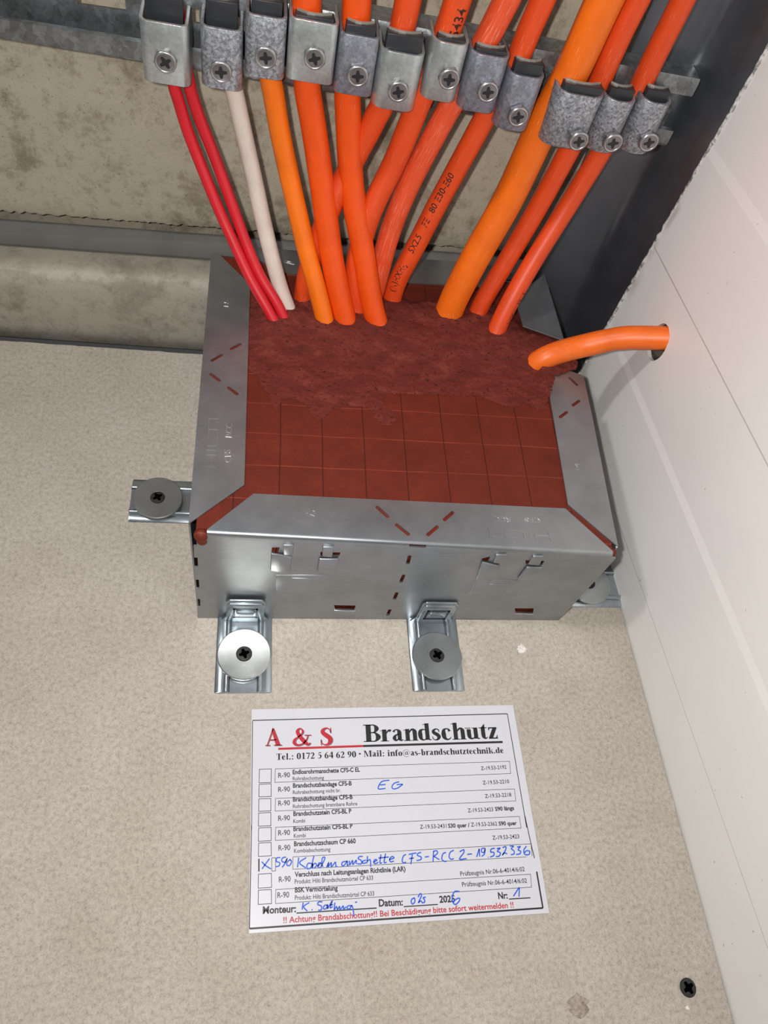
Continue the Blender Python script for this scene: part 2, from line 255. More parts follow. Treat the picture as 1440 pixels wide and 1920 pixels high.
class NT:
    """small node-tree builder"""
    def __init__(self, name, rough=0.5, metal=0.0, spec=0.5):
        self.m = bpy.data.materials.new(name)
        self.m.use_nodes = True
        self.t = self.m.node_tree
        self.b = self.t.nodes['Principled BSDF']
        self.b.inputs['Roughness'].default_value = rough
        self.b.inputs['Metallic'].default_value = metal
        self.b.inputs['Specular IOR Level'].default_value = spec
        self.tc = self.t.nodes.new('ShaderNodeTexCoord')

    def n(self, typ, **kw):
        nd = self.t.nodes.new('ShaderNode' + typ)
        for k, v in kw.items():
            setattr(nd, k, v)
        return nd

    def l(self, a, b):
        self.t.links.new(a, b)

    def coord(self, scale=(1, 1, 1), src='Object'):
        mp = self.n('Mapping')
        mp.inputs['Scale'].default_value = scale
        self.l(self.tc.outputs[src], mp.inputs['Vector'])
        return mp.outputs[0]

    def noise(self, scale, detail=4, rough=0.6, vec=None, dist=0.0):
        nd = self.n('TexNoise')
        nd.inputs['Scale'].default_value = scale
        nd.inputs['Detail'].default_value = detail
        nd.inputs['Roughness'].default_value = rough
        nd.inputs['Distortion'].default_value = dist
        self.l(vec if vec is not None else self.tc.outputs['Object'], nd.inputs['Vector'])
        return nd.outputs['Fac']

    def ramp(self, fac, stops):
        nd = self.n('ValToRGB')
        el = nd.color_ramp.elements
        while len(el) < len(stops):
            el.new(0.5)
        for e, (p, c) in zip(el, stops):
            e.position = p
            e.color = c if len(c) == 4 else tuple(c) + (1,)
        self.l(fac, nd.inputs[0])
        return nd.outputs[0]

    def mix(self, fac, a, b, mode='MIX'):
        nd = self.n('Mix', data_type='RGBA', blend_type=mode)
        for sock, v in ((0, fac), (6, a), (7, b)):
            if hasattr(v, 'links') or hasattr(v, 'is_linked'):
                self.l(v, nd.inputs[sock])
            elif sock == 0:
                nd.inputs[0].default_value = v
            else:
                nd.inputs[sock].default_value = v
        return nd.outputs[2]

    def math(self, op, a, b=0.0, c=None):
        nd = self.n('Math', operation=op)
        for i, v in enumerate((a, b) if c is None else (a, b, c)):
            if hasattr(v, 'is_linked'):
                self.l(v, nd.inputs[i])
            else:
                nd.inputs[i].default_value = v
        return nd.outputs[0]

    def color(self, s):
        if hasattr(s, 'is_linked'):
            self.l(s, self.b.inputs['Base Color'])
        else:
            self.b.inputs['Base Color'].default_value = s
        return self

    def rough(self, s):
        self.l(s, self.b.inputs['Roughness'])
        return self

    def bump(self, h, strength=0.3, dist=0.0005):
        nd = self.n('Bump')
        nd.inputs['Strength'].default_value = strength
        nd.inputs['Distance'].default_value = dist
        self.l(h, nd.inputs['Height'])
        self.l(nd.outputs[0], self.b.inputs['Normal'])
        return self


class MB:
    """collects geometry in millimetres (world axes) and links it as ONE mesh object"""
    def __init__(self):
        self.v, self.f, self.uv = [], [], {}

    def add(self, vs, fs):
        o = len(self.v)
        self.v += [tuple(p) for p in vs]
        self.f += [tuple(i + o for i in f) for f in fs]
        return o

    def box(self, a, b):
        (x0, y0, z0), (x1, y1, z1) = a, b
        self.add([(x0, y0, z0), (x1, y0, z0), (x1, y1, z0), (x0, y1, z0), (x0, y0, z1), (x1, y0, z1), (x1, y1, z1), (x0, y1, z1)],
                 [(3, 2, 1, 0), (4, 5, 6, 7), (0, 1, 5, 4), (1, 2, 6, 5), (2, 3, 7, 6), (3, 0, 4, 7)])
        return self

    def prism(self, bot, top):
        n = len(bot)
        self.add(list(bot) + list(top), [tuple(range(n - 1, -1, -1)), tuple(range(n, 2 * n))] +
                 [(i, (i + 1) % n, n + (i + 1) % n, n + i) for i in range(n)])
        return self

    def flat(self, poly, z0, z1):
        area = sum(poly[i][0] * poly[(i + 1) % len(poly)][1] - poly[(i + 1) % len(poly)][0] * poly[i][1] for i in range(len(poly)))
        p = poly if area > 0 else poly[::-1]
        return self.prism([(x, y, z0) for x, y in p], [(x, y, z1) for x, y in p])

    def lathe(self, prof, n=32, M=None, caps=True):
        """prof = (radius, height) from bottom to top around local Z"""
        M = M or Matrix.Identity(4)
        vs, fs = [], []
        for r, h in prof:
            for k in range(n):
                a = 2 * math.pi * k / n
                vs.append(M @ Vector((r * math.cos(a), r * math.sin(a), h)))
        for j in range(len(prof) - 1):
            for k in range(n):
                k2 = (k + 1) % n
                fs.append((j * n + k, j * n + k2, (j + 1) * n + k2, (j + 1) * n + k))
        if caps:
            fs.append(tuple(range(n - 1, -1, -1)))
            fs.append(tuple((len(prof) - 1) * n + k for k in range(n)))
        self.add(vs, fs)
        return self

    def ribbon(self, pts, w, P):
        """flat line of width w through 2-D points, mapped to 3-D by P"""
        q = [Vector(p) for p in pts]
        ws = w if isinstance(w, (list, tuple)) else [w] * len(q)
        L, R = [], []
        closed = len(q) > 2 and (q[0] - q[-1]).length < 1e-6
        for i in range(len(q)):
            a = q[i - 1] if i else (q[-2] if closed else q[0])
            b = q[i + 1] if i < len(q) - 1 else (q[1] if closed else q[-1])
            d0 = (q[i] - a).normalized() if (q[i] - a).length > 1e-9 else None
            d1 = (b - q[i]).normalized() if (b - q[i]).length > 1e-9 else None
            d0 = d0 or d1
            d1 = d1 or d0
            d = (d0 + d1)
            d = d.normalized() if d.length > 1e-6 else d1
            nrm = Vector((-d.y, d.x))
            k = 1 / max(0.55, abs(nrm.dot(Vector((-d1.y, d1.x)))))
            L.append(q[i] + nrm * ws[i] * 0.5 * k)
            R.append(q[i] - nrm * ws[i] * 0.5 * k)
        n = len(q)
        self.add([P(*p) for p in L] + [P(*p) for p in R], [(i, n + i, n + i + 1, i + 1) for i in range(n - 1)])
        return self

    def build(self, name, mat, parent=None, smooth=False, solid=0.0, cut=None, bevel=0.0, weld=False):
        o = parent.get('_o', (0, 0, 0)) if parent is not None else (0, 0, 0)
        root = parent
        while root is not None and root.parent is not None:
            root = root.parent
        base = Vector(root.location) if root is not None else Vector((0, 0, 0))
        me = bpy.data.meshes.new(name)
        me.from_pydata([Vector(p) * MM - base for p in self.v], [], self.f)
        me.validate()
        if self.uv:
            lay = me.uv_layers.new(name='UVMap')
            for lp in me.loops:
                lay.data[lp.index].uv = self.uv.get(lp.vertex_index, (0, 0))
        ob = bpy.data.objects.new(name, me)
        COL.objects.link(ob)
        me.materials.append(mat)
        if parent is not None:
            ob.parent = parent
        tmp = []
        if cut is not None and not solid:
            outward(me)
        if solid:
            md = ob.modifiers.new('s', 'SOLIDIFY')
            md.thickness = abs(solid) * MM
            md.offset = -1 if solid > 0 else 1
        if cut is not None:
            cm = bpy.data.meshes.new('c')
            cm.from_pydata([Vector(p) * MM - base for p in cut.v], [], cut.f)
            outward(cm)
            co = bpy.data.objects.new('c', cm)
            COL.objects.link(co)
            if parent is not None:
                co.parent = parent
            md = ob.modifiers.new('b', 'BOOLEAN')
            md.object = co
            md.operation = 'DIFFERENCE'
            md.solver = 'EXACT'
            tmp.append(co)
        if bevel:
            md = ob.modifiers.new('v', 'BEVEL')
            md.width = bevel * MM
            md.segments = 2
            md.limit_method = 'ANGLE'
            md.angle_limit = math.radians(40)
        if ob.modifiers:
            bpy.context.view_layer.update()
            dg = bpy.context.evaluated_depsgraph_get()
            new = bpy.data.meshes.new_from_object(ob.evaluated_get(dg))
            ob.modifiers.clear()
            ob.data = new
            new.name = name
            for c in tmp:
                bpy.data.objects.remove(c)
        if smooth:
            sm = smooth if not isinstance(smooth, bool) else 40
            for p in ob.data.polygons:
                p.use_smooth = True
            bm = bmesh.new()
            bm.from_mesh(ob.data)
            for e in bm.edges:
                if len(e.link_faces) == 2 and e.calc_face_angle(0) > math.radians(sm):
                    e.smooth = False
            bm.to_mesh(ob.data)
            bm.free()
        return ob


def outward(me):
    bm = bmesh.new()
    bm.from_mesh(me)
    bmesh.ops.recalc_face_normals(bm, faces=bm.faces)
    bm.to_mesh(me)
    bm.free()


def tag(o, label=None, cat=None, group=None, kind=None):
    for k, v in (('label', label), ('category', cat), ('group', group), ('kind', kind)):
        if v:
            o[k] = v
    return o


def empty(name, loc, label, cat, group=None):
    o = bpy.data.objects.new(name, None)
    o.empty_display_size = 0.01
    o.location = Vector(loc) * MM
    COL.objects.link(o)
    return tag(o, label, cat, group)


def spline(pts, sub=8):
    p = [Vector(q) for q in pts]
    p = [p[0] * 2 - p[1]] + p + [p[-1] * 2 - p[-2]]
    out = []
    for i in range(1, len(p) - 2):
        for s in range(sub):
            t = s / sub
            out.append(0.5 * ((2 * p[i]) + (p[i + 1] - p[i - 1]) * t + (2 * p[i - 1] - 5 * p[i] + 4 * p[i + 1] - p[i + 2]) * t * t +
                              (3 * p[i] - p[i - 1] - 3 * p[i + 1] + p[i + 2]) * t ** 3))
    out.append(p[-2])
    return out


def smooth_path(path, it=2):
    for _ in range(it):
        path = [path[0]] + [(path[i - 1] + path[i] * 2 + path[i + 1]) / 4 for i in range(1, len(path) - 1)] + [path[-1]]
    return path


def frames(path):
    """parallel frames whose first normal faces the viewer side (-Y, +Z)"""
    fr = []
    for i in range(len(path)):
        t = (path[min(i + 1, len(path) - 1)] - path[max(i - 1, 0)]).normalized()
        ref = Vector((-0.1, -0.9, 0.4))
        n = (ref - t * ref.dot(t)).normalized()
        fr.append((t, n, t.cross(n)))
    return fr


def tube(mb, path, rad, n=28, close=True):
    fr = frames(path)
    base = len(mb.v)
    s = 0.0
    vs, fs = [], []
    for i, p in enumerate(path):
        if i:
            s += (p - path[i - 1]).length
        r = rad(i / (len(path) - 1)) if callable(rad) else rad
        t, a, b = fr[i]
        for k in range(n):
            ang = 2 * math.pi * k / n
            vs.append(p + (a * math.cos(ang) + b * math.sin(ang)) * r)
            mb.uv[base + len(vs) - 1] = (s / 100.0, abs(k / n * 2 - 1))
    for i in range(len(path) - 1):
        for k in range(n):
            k2 = (k + 1) % n
            fs.append((i * n + k, i * n + k2, (i + 1) * n + k2, (i + 1) * n + k))
    if close:
        fs.append(tuple(range(n - 1, -1, -1)))
        fs.append(tuple((len(path) - 1) * n + k for k in range(n)))
    mb.add(vs, fs)


_tcache = {}
def text2d(s, bold=0.0):
    key = (s, bold)
    if key in _tcache:
        return _tcache[key]
    cu = bpy.data.curves.new('t', 'FONT')
    cu.body = s
    cu.size = 1.0
    cu.offset = bold
    cu.resolution_u = 3
    ob = bpy.data.objects.new('t', cu)
    COL.objects.link(ob)
    bpy.context.view_layer.update()
    me = bpy.data.meshes.new_from_object(ob.evaluated_get(bpy.context.evaluated_depsgraph_get()))
    vs = [(v.co.x, v.co.y) for v in me.vertices]
    fs = [tuple(p.vertices) for p in me.polygons]
    bpy.data.objects.remove(ob)
    bpy.data.meshes.remove(me)
    bpy.data.curves.remove(cu)
    x0, x1 = min(v[0] for v in vs), max(v[0] for v in vs)
    vs = [((x - x0) / (x1 - x0), y) for x, y in vs]
    _tcache[key] = (vs, fs)
    return vs, fs

CAP = 0.69        # capital height of the built-in font at size 1


def put_text(mb, s, a, b, cap, P, bold=0.0, raise_=0.0):
    """text whose baseline runs from a to b (2-D), capital height cap, mapped by P(x, y[, h])"""
    vs, fs = text2d(s, bold)
    a, b = Vector(a), Vector(b)
    d = b - a
    n = Vector((-d.y, d.x)).normalized()
    pts = [a + d * x + n * (y / CAP * cap) for x, y in vs]
    if not raise_:
        mb.add([P(*p) for p in pts], fs)
        return
    edge = {}
    for f in fs:
        for i in range(len(f)):
            e = (f[i], f[(i + 1) % len(f)])
            edge[e] = 1
    m = len(pts)
    sides = [(e[0] + m, e[1] + m, e[1], e[0]) for e in edge if (e[1], e[0]) not in edge]
    mb.add([P(p[0], p[1], raise_) for p in pts] + [P(p[0], p[1], 0) for p in pts], list(fs) + sides)


# ------------------------------------------------------------------ materials
def m_board():
    t = NT('fibre_board', 0.85, 0, 0.25)
    f1 = t.noise(420, 6, 0.75)
    f2 = t.noise(1300, 4, 0.7)
    f3 = t.noise(28, 5, 0.6)
    mixf = t.math('ADD', t.math('MULTIPLY', f1, 0.6), t.math('MULTIPLY', f2, 0.4))
    c = t.ramp(mixf, [(0.34, lin((138, 131, 122))), (0.47, lin((175, 167, 157))), (0.56, lin((189, 181, 171))), (0.7, lin((204, 196, 186)))])
    c2 = t.ramp(f3, [(0.3, (0.88, 0.87, 0.85)), (0.7, (1, 1, 1))])
    st = t.noise(9, 3, 0.5)
    c3 = t.ramp(st, [(0.3, (0.93, 0.92, 0.9)), (0.55, (1, 1, 1))])
    t.color(t.mix(1.0, t.mix(1.0, c, c2, 'MULTIPLY'), c3, 'MULTIPLY'))
    return t.bump(mixf, 0.25, 0.0004).m


def m_concrete(name, base, dark, stain=0.5, scale=1.0):
    t = NT(name, 0.9, 0, 0.2)
    f = t.noise(11 * scale, 9, 0.72, dist=0.3)
    f2 = t.noise(34 * scale, 9, 0.78, dist=0.2)
    g = t.noise(170 * scale, 6, 0.75)
    p = t.noise(800, 3, 0.6)
    m = t.math('ADD', t.math('MULTIPLY', f, 0.55), t.math('MULTIPLY', f2, 0.45))
    e = 0.50 - 0.05 * (0.5 - stain)
    c = t.ramp(m, [(e - 0.11, lin(dark)), (e - 0.03, lin(tuple((u + v) / 2 for u, v in zip(dark, base)))), (e + 0.02, lin(base)), (0.72, lin(tuple(min(255, v + 12) for v in base)))])
    c2 = t.ramp(g, [(0.33, (0.66, 0.63, 0.58)), (0.48, (1, 1, 1))])
    pit = t.ramp(p, [(0.28, (0.5, 0.47, 0.43)), (0.36, (1, 1, 1))])
    t.color(t.mix(1.0, t.mix(0.75, c, c2, 'MULTIPLY'), pit, 'MULTIPLY'))
    return t.bump(t.math('ADD', g, t.math('MULTIPLY', p, 0.5)), 0.5, 0.0006).m


def m_metal(name, base, rough=0.35, metal=0.85, spangle=0.0, sp_scale=500, brushed=None):
    t = NT(name, rough, metal)
    f = t.noise(55, 5, 0.6)
    c = t.ramp(f, [(0.3, lin(tuple(v * 0.9 for v in base))), (0.7, lin(base))])
    if spangle:
        v = t.n('TexVoronoi')
        v.inputs['Scale'].default_value = sp_scale
        t.l(t.tc.outputs['Object'], v.inputs['Vector'])
        sp = t.ramp(v.outputs['Color'], [(0.15, (1 - spangle,) * 3), (0.8, (1 + spangle * 0.5,) * 3)])
        f2 = t.noise(sp_scale * 1.4, 4, 0.75)
        sp2 = t.ramp(f2, [(0.35, (1 - spangle,) * 3), (0.6, (1.1,) * 3)])
        c = t.mix(1.0, t.mix(1.0, c, sp, 'MULTIPLY'), sp2, 'MULTIPLY')
        t.bump(f2, 0.25, 0.0003)
    if brushed:
        b = t.noise(1, 4, 0.6, vec=t.coord(brushed))
        t.rough(t.math('MULTIPLY_ADD', b, 0.22, rough - 0.11))
        c = t.mix(0.35, c, t.ramp(b, [(0.3, (0.75, 0.75, 0.75)), (0.7, (1.05, 1.05, 1.05))]), 'MULTIPLY')
    else:
        t.rough(t.math('MULTIPLY_ADD', f, 0.2, rough - 0.1))
    return t.color(c).m


def m_cable(name, base, scratch=0.3, dirt=0.25):
    t = NT(name, 0.36, 0, 0.5)
    uvs = t.coord((60, 9, 1), 'UV')
    big = t.noise(1, 5, 0.65, vec=t.coord((5, 2, 1), 'UV'))
    c = t.mix(1.0, lin(base), t.ramp(big, [(0.3, (0.86, 0.8, 0.8)), (0.65, (1, 1, 1))]), 'MULTIPLY')
    sc = t.noise(1, 3, 0.55, vec=t.coord((9, 46, 1), 'UV'), dist=0.4)
    lo = 0.70 - 0.16 * scratch
    pale = tuple(min(255, v + (255 - v) * 0.42) for v in base)
    c = t.mix(t.ramp(sc, [(lo, (0, 0, 0)), (lo + 0.08, (0.7, 0.7, 0.7))]), c, lin(pale))
    dn = t.noise(1, 4, 0.7, vec=uvs)
    c = t.mix(t.ramp(dn, [(0.66 - 0.1 * dirt, (0, 0, 0)), (0.82, (0.5, 0.5, 0.5))]), c, lin(tuple(v * 0.5 for v in base)))
    t.rough(t.math('MULTIPLY_ADD', sc, 0.25, 0.3))
    return t.color(c).bump(sc, 0.12, 0.0003).m


def m_plain(name, c, rough=0.5, metal=0.0, spec=0.5, var=0.12, scale=120):
    t = NT(name, rough, metal, spec)
    f = t.noise(scale, 4, 0.6)
    return t.color(t.ramp(f, [(0.3, lin(tuple(v * (1 - var) for v in c))), (0.7, lin(c))])).m


def m_panel():
    t = NT('white_panel', 0.28, 0, 0.5)
    f = t.noise(20, 3, 0.5)
    s = t.noise(420, 2, 0.5)
    c = t.ramp(f, [(0.3, lin((230, 229, 226))), (0.7, lin((235, 233, 230)))])
    t.color(t.mix(t.ramp(s, [(0.755, (0, 0, 0)), (0.775, (0.6,) * 3)]), c, lin((120, 118, 114))))
    return t.m


def m_foam():
    t = NT('red_foam', 0.6, 0, 0.3)
    sep = t.n('SeparateXYZ')
    t.l(t.tc.outputs['Object'], sep.inputs[0])
    wob = t.noise(18, 2, 0.5)
    X = t.math('ADD', t.math('MULTIPLY', sep.outputs['X'], 1000), t.math('MULTIPLY', wob, 1.6))
    Y = t.math('ADD', t.math('MULTIPLY', sep.outputs['Y'], 1000), t.math('MULTIPLY', wob, 2.4))
    X = t.math('SUBTRACT', X, t.math('MULTIPLY', sep.outputs['Y'], 12.0))

    def line(v, off, per, w):
        fr = t.math('FRACT', t.math('DIVIDE', t.math('SUBTRACT', v, off - per / 2), per))
        d = t.math('MULTIPLY', t.math('ABSOLUTE', t.math('SUBTRACT', fr, 0.5)), per)
        return t.math('LESS_THAN', d, w)
    f = t.noise(60, 6, 0.7)
    g = t.noise(600, 4, 0.7)
    c = t.ramp(f, [(0.3, lin((88, 30, 17))), (0.55, lin((101, 35, 20))), (0.75, lin((110, 43, 27)))])
    c = t.mix(0.5, c, t.ramp(g, [(0.35, (0.78, 0.75, 0.75)), (0.6, (1.05, 1.05, 1.05))]), 'MULTIPLY')
    fade = t.ramp(t.noise(40, 2, 0.5), [(0.3, (0.35,) * 3), (0.65, (1,) * 3)])
    c = t.mix(t.math('MULTIPLY', line(Y, 49.3, 20.3, 0.24), fade), c, lin((134, 60, 40)))
    c = t.mix(t.math('MULTIPLY', line(X, 45.2, 22.2, 0.28), 0.9), c, lin((58, 16, 9)))
    return t.color(c).bump(g, 0.15, 0.0003).m


def m_mortar():
    t = NT('red_mortar', 0.75, 0, 0.3)
    f = t.noise(70, 7, 0.75, vec=t.coord((1, 2.2, 1)), dist=0.5)
    g = t.noise(900, 5, 0.75)
    p = t.noise(420, 3, 0.65, vec=t.coord((1, 1.6, 1)))
    c = t.ramp(f, [(0.28, lin((80, 28, 20))), (0.5, lin((104, 38, 29))), (0.72, lin((128, 58, 48)))])
    c = t.mix(0.6, c, t.ramp(g, [(0.35, (0.7, 0.66, 0.66)), (0.6, (1.08, 1.08, 1.08))]), 'MULTIPLY')
    c = t.mix(t.ramp(p, [(0.60, (0, 0, 0)), (0.65, (0.85,) * 3)]), c, lin((46, 14, 10)))
    h = t.math('ADD', g, t.math('MULTIPLY', f, 2.0))
    return t.color(c).bump(t.math('SUBTRACT', h, t.math('MULTIPLY', p, 0.8)), 0.6, 0.0006).m


M = dict(
    board=m_board(),
    wall=m_concrete('cast_concrete', (178, 170, 152), (124, 114, 97), 0.05),
    ledge=m_concrete('smooth_concrete', (176, 171, 158), (140, 135, 122), 0.3, 0.6),
    recess=m_metal('grey_recess_sheet', (108, 107, 103), 0.7, 0.15),
    panel=m_panel(),
    edge=m_concrete('ragged_panel_edge', (214, 214, 212), (84, 84, 84), 0.55, 9),
    cavity=m_concrete('shaded_mineral_wool', (104, 98, 88), (60, 56, 50), 0.4, 8),  # wool colour darkened for the shade inside the hole
    steel=m_metal('dark_steel', (108, 113, 120), 0.36, 0.75),
    rail=m_metal('zinc_rail', (150, 155, 158), 0.38, 0.8, 0.25, 260),
    zinc=m_metal('galvanised_sheet', (164, 168, 172), 0.36, 0.85, 0, 0, (40, 40, 900)),
    zinc2=m_metal('bracket_zinc', (178, 188, 194), 0.27, 0.9),
    washer=m_metal('washer_zinc', (186, 192, 192), 0.30, 0.9),
    washer_flash=m_metal('flash_lit_washer_zinc', (228, 230, 226), 0.25, 0.92),  # base colour raised for the flash glare on this washer
    washer_d=m_metal('dull_washer_zinc', (140, 142, 140), 0.5, 0.8),
    emboss=m_metal('lit_edge_zinc', (188, 190, 192), 0.3, 0.85),  # the sheet's zinc, lightened so raised marks and edges look lit
    strap=m_metal('strap_zinc', (200, 206, 206), 0.34, 0.75, 0.08, 500),
    strap_s=m_metal('speckled_strap_zinc', (184, 188, 196), 0.45, 0.7, 0.42, 900),
    strap_b=m_metal('bluish_strap_zinc', (160, 164, 176), 0.45, 0.7, 0.22, 700),
    screw=m_metal('screw_steel', (150, 146, 148), 0.34, 0.85),
    recess_s=m_plain('recess_shade', (58, 58, 62), 0.4, 0.6),
    black=m_plain('black_screw', (38, 37, 37), 0.5, 0.1),
    black2=m_plain('black_recess_shade', (5, 5, 5), 0.9, 0, 0.0),
    pad=m_plain('black_plastic', (46, 48, 52), 0.35),
    plate=m_metal('pressure_plate', (190, 186, 176), 0.4, 0.6),
    foam=m_foam(), mortar=m_mortar(),
    red=m_cable('red_sheath', (205, 26, 40), 0.05), white=m_cable('white_sheath', (214, 203, 192), 0.0, 0.1),
    amber=m_cable('amber_sheath', (242, 116, 6), 0.12, 0.1), orange=m_cable('orange_sheath', (234, 82, 8), 0.22),
    orange_s=m_cable('scratched_orange_sheath', (224, 82, 42), 0.75), orange_m=m_cable('deep_orange_sheath', (222, 76, 26), 0.4),
    big=m_cable('thick_orange_sheath', (236, 110, 16), 0.3), side=m_cable('side_orange_sheath', (242, 112, 30), 0.45),
    print_=m_plain('cable_print', (60, 24, 16), 0.6),
    card=m_plain('glossy_card', (203, 204, 211), 0.35, 0, 0.3, 0.01),
    ink=m_plain('black_ink', (22, 22, 24), 0.5), ink_g=m_plain('grey_ink', (105, 105, 108), 0.5), ink_r=m_plain('red_ink', (188, 22, 44), 0.5), pen=m_plain('blue_pen', (22, 88, 214), 0.5),
    chalk=m_plain('white_chalk', (238, 232, 226), 0.8), torn=m_plain('torn_board', (176, 165, 152), 0.9, 0, 0.2, 0.3, 500),
)

# ------------------------------------------------------------------ the setting
def edge_wobble(p, amp, sc=0.35):
    return noise.noise(Vector((p * sc, 3.1, 7.7))) * amp

PX = lambda y: 261.7 - 0.023 * y          # the white wall's face

mb = MB()
back, right = [], []
n = 130
for i in range(n + 1):
    x = -420 + i * (681 / n)
    back.append((x, 199.5 + edge_wobble(x, 0.5, 0.6)))
for i in range(1, n):
    y = 199 - i * (640 / n)
    right.append((PX(y) - 0.9 + edge_wobble(y, 0.7, 0.9), y))
mb.flat([(-420, -440)] + [(PX(-440) - 0.9, -440)] + right[::-1] + back[::-1], -12, 0)
tag(mb.build('floor', M['board']), kind='structure')

sh = lambda x: 0.024 * x
# concrete ledge behind the board, leaning back under its rounded edge
mb = MB()
prof = [(216, -14), (209.5, -6), (206, 10), (204, 30), (203, 48), (203.2, 56), (204.5, 60.2), (208, 61.0), (216, 61.0), (224, 61.0), (226.5, 60.5), (240, 40), (263, 30), (263, -14)]
xs = [-420 + i * 4 for i in range(157)]
vs, fs = [], []
for x in xs:
    for j, (y, z) in enumerate(prof):
        w = 0.5 * noise.noise(Vector((x * 0.06, y * 0.1, z * 0.08))) if 2 < j < 10 else 0
        vs.append((x, y + w, z + (sh(x) if z > 40 else 0) + w))
k = len(prof)
for i in range(len(xs) - 1):
    for j in range(k):
        j2 = (j + 1) % k
        fs.append((i * k + j, i * k + j2, (i + 1) * k + j2, (i + 1) * k + j))
fs += [tuple(range(k)), tuple((len(xs) - 1) * k + j for j in range(k - 1, -1, -1))]
mb.add(vs, fs)
tag(mb.build('trim_1', M['ledge'], smooth=60), kind='structure')

# grey sheet sloping up in the gap between ledge and wall
mb = MB()
mb.prism([(-420, 225.2, 40), (236, 226.6, 40), (236, 241, 40), (-420, 241, 40)], [(-420, 225.2, 52.2), (236, 226.6, 68.0), (236, 241, 76.0), (-420, 241, 57.4)])
tag(mb.build('trim_2', M['recess']), kind='structure')

# concrete wall with a crumbly lower edge
mb = MB()
xs = [-420 + i * 1.6 for i in range(426)]
zs = [0, 0.8, 2.2, 4.5, 8, 14, 24, 44, 84, 144, 220, 330]
vs, fs = [], []
for x in xs:
    zb = 75.6 + sh(x) + 1.5 * noise.noise(Vector((x * 0.22, 0, 2))) + 0.9 * noise.noise(Vector((x * 0.7, 5, 2)))
    for j, z in enumerate(zs):
        y = 238 + 0.6 * noise.noise(Vector((x * 0.03, z * 0.03, 1)))
        if j < 5:
            y += (4 - j) * 0.35 + 1.3 * max(0, noise.noise(Vector((x * 0.3, z * 0.5, 9)))) * (1 - j / 5)
        vs.append((x, y, zb + z))
k = len(zs)
for i in range(len(xs) - 1):
    for j in range(k - 1):
        fs.append((i * k + j, (i + 1) * k + j, (i + 1) * k + j + 1, i * k + j + 1))
b0 = len(vs)  # back plate added behind the gap to keep it dark
for x in xs:
    vs += [(x, 262, 76 + sh(x)), (x, 262, 20)]
for i in range(len(xs) - 1):
    fs.append((i * k, b0 + 2 * i, b0 + 2 * i + 2, (i + 1) * k))
    fs.append((b0 + 2 * i, b0 + 2 * i + 1, b0 + 2 * i + 3, b0 + 2 * i + 2))
mb.add(vs, fs)
tag(mb.build('wall_back', M['wall'], smooth=70), kind='structure')

# dark steel section standing in the corner
mb = MB()
pf = [(208, 211.2), (208, 209.6), (236, 209.6), (242, 209.2), (245.5, 207.2), (247.2, 204), (255.8, 184.5), (258.2, 181.2), (262, 181.0), (262, 184), (248, 208), (244, 211.2)]
mb.prism([(x, y, -6) for x, y in pf], [(x, y, 420) for x, y in pf])
tag(mb.build('trim_3', M['steel'], smooth=35), kind='structure')

# white profiled wall on the right; its ribs fall slightly to the back
mb = MB()
ys = [-440 + i * 8 for i in range(78)]
ys = [y for y in ys if y < 176] + [178.6]
pv = [(-30, 0), (28.5, 0), (30.0, -0.6), (91.2, -0.6), (96.4, 0.0), (156.7, 0), (158.2, -0.6), (216.6, -0.6), (222, 0), (285, 0), (286.5, -0.6), (345, -.6), (350, 0), (470, 0)]
vs, fs = [], []
for y in ys:
    for v, d in pv:
        vs.append((PX(y) + d, y, v - 0.085 * y))
    vs += [(PX(y) + 60, y, 470 - 0.085 * y), (PX(y) + 60, y, -30 - 0.085 * y)]
k = len(pv) + 2
for i in range(len(ys) - 1):
    for j in range(k):
        j2 = (j + 1) % k
        fs.append((i * k + j, i * k + j2, (i + 1) * k + j2, (i + 1) * k + j))
fs += [tuple(range(k))[::-1], tuple((len(ys) - 1) * k + j for j in range(k))]
mb.add(vs, fs)
cut = MB()
hole = []
for i in range(28):
    a = 2 * math.pi * i / 28
    r = 1 + 0.05 * noise.noise(Vector((math.cos(a) * 2, math.sin(a) * 2, 4)))
    hole.append((125.6 + 9.2 * r * math.cos(a), 116.6 + 12.3 * r * math.sin(a)))
cut.prism([(250, y, z) for y, z in hole], [(290, y, z) for y, z in hole])
wr = tag(mb.build('wall_right', M['panel'], smooth=3, cut=cut), kind='structure')
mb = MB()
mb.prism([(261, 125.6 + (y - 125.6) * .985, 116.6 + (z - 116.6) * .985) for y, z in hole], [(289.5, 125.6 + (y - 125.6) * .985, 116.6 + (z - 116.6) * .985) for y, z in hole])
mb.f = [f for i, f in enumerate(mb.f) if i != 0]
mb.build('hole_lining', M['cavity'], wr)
mb = MB()
path = []
for i in range(260):
    z = -14 + i * 1.7
    path.append(Vector((257.3 + edge_wobble(z, 0.5, 0.35), 178.7 + edge_wobble(z + 90, 0.7, 0.4), z)))
tube(mb, path, lambda u: 0.95 + 0.6 * noise.noise(Vector((u * 120, 1, 1))), 8)
mb.build('cut_edge', M['edge'], wr, smooth=True)

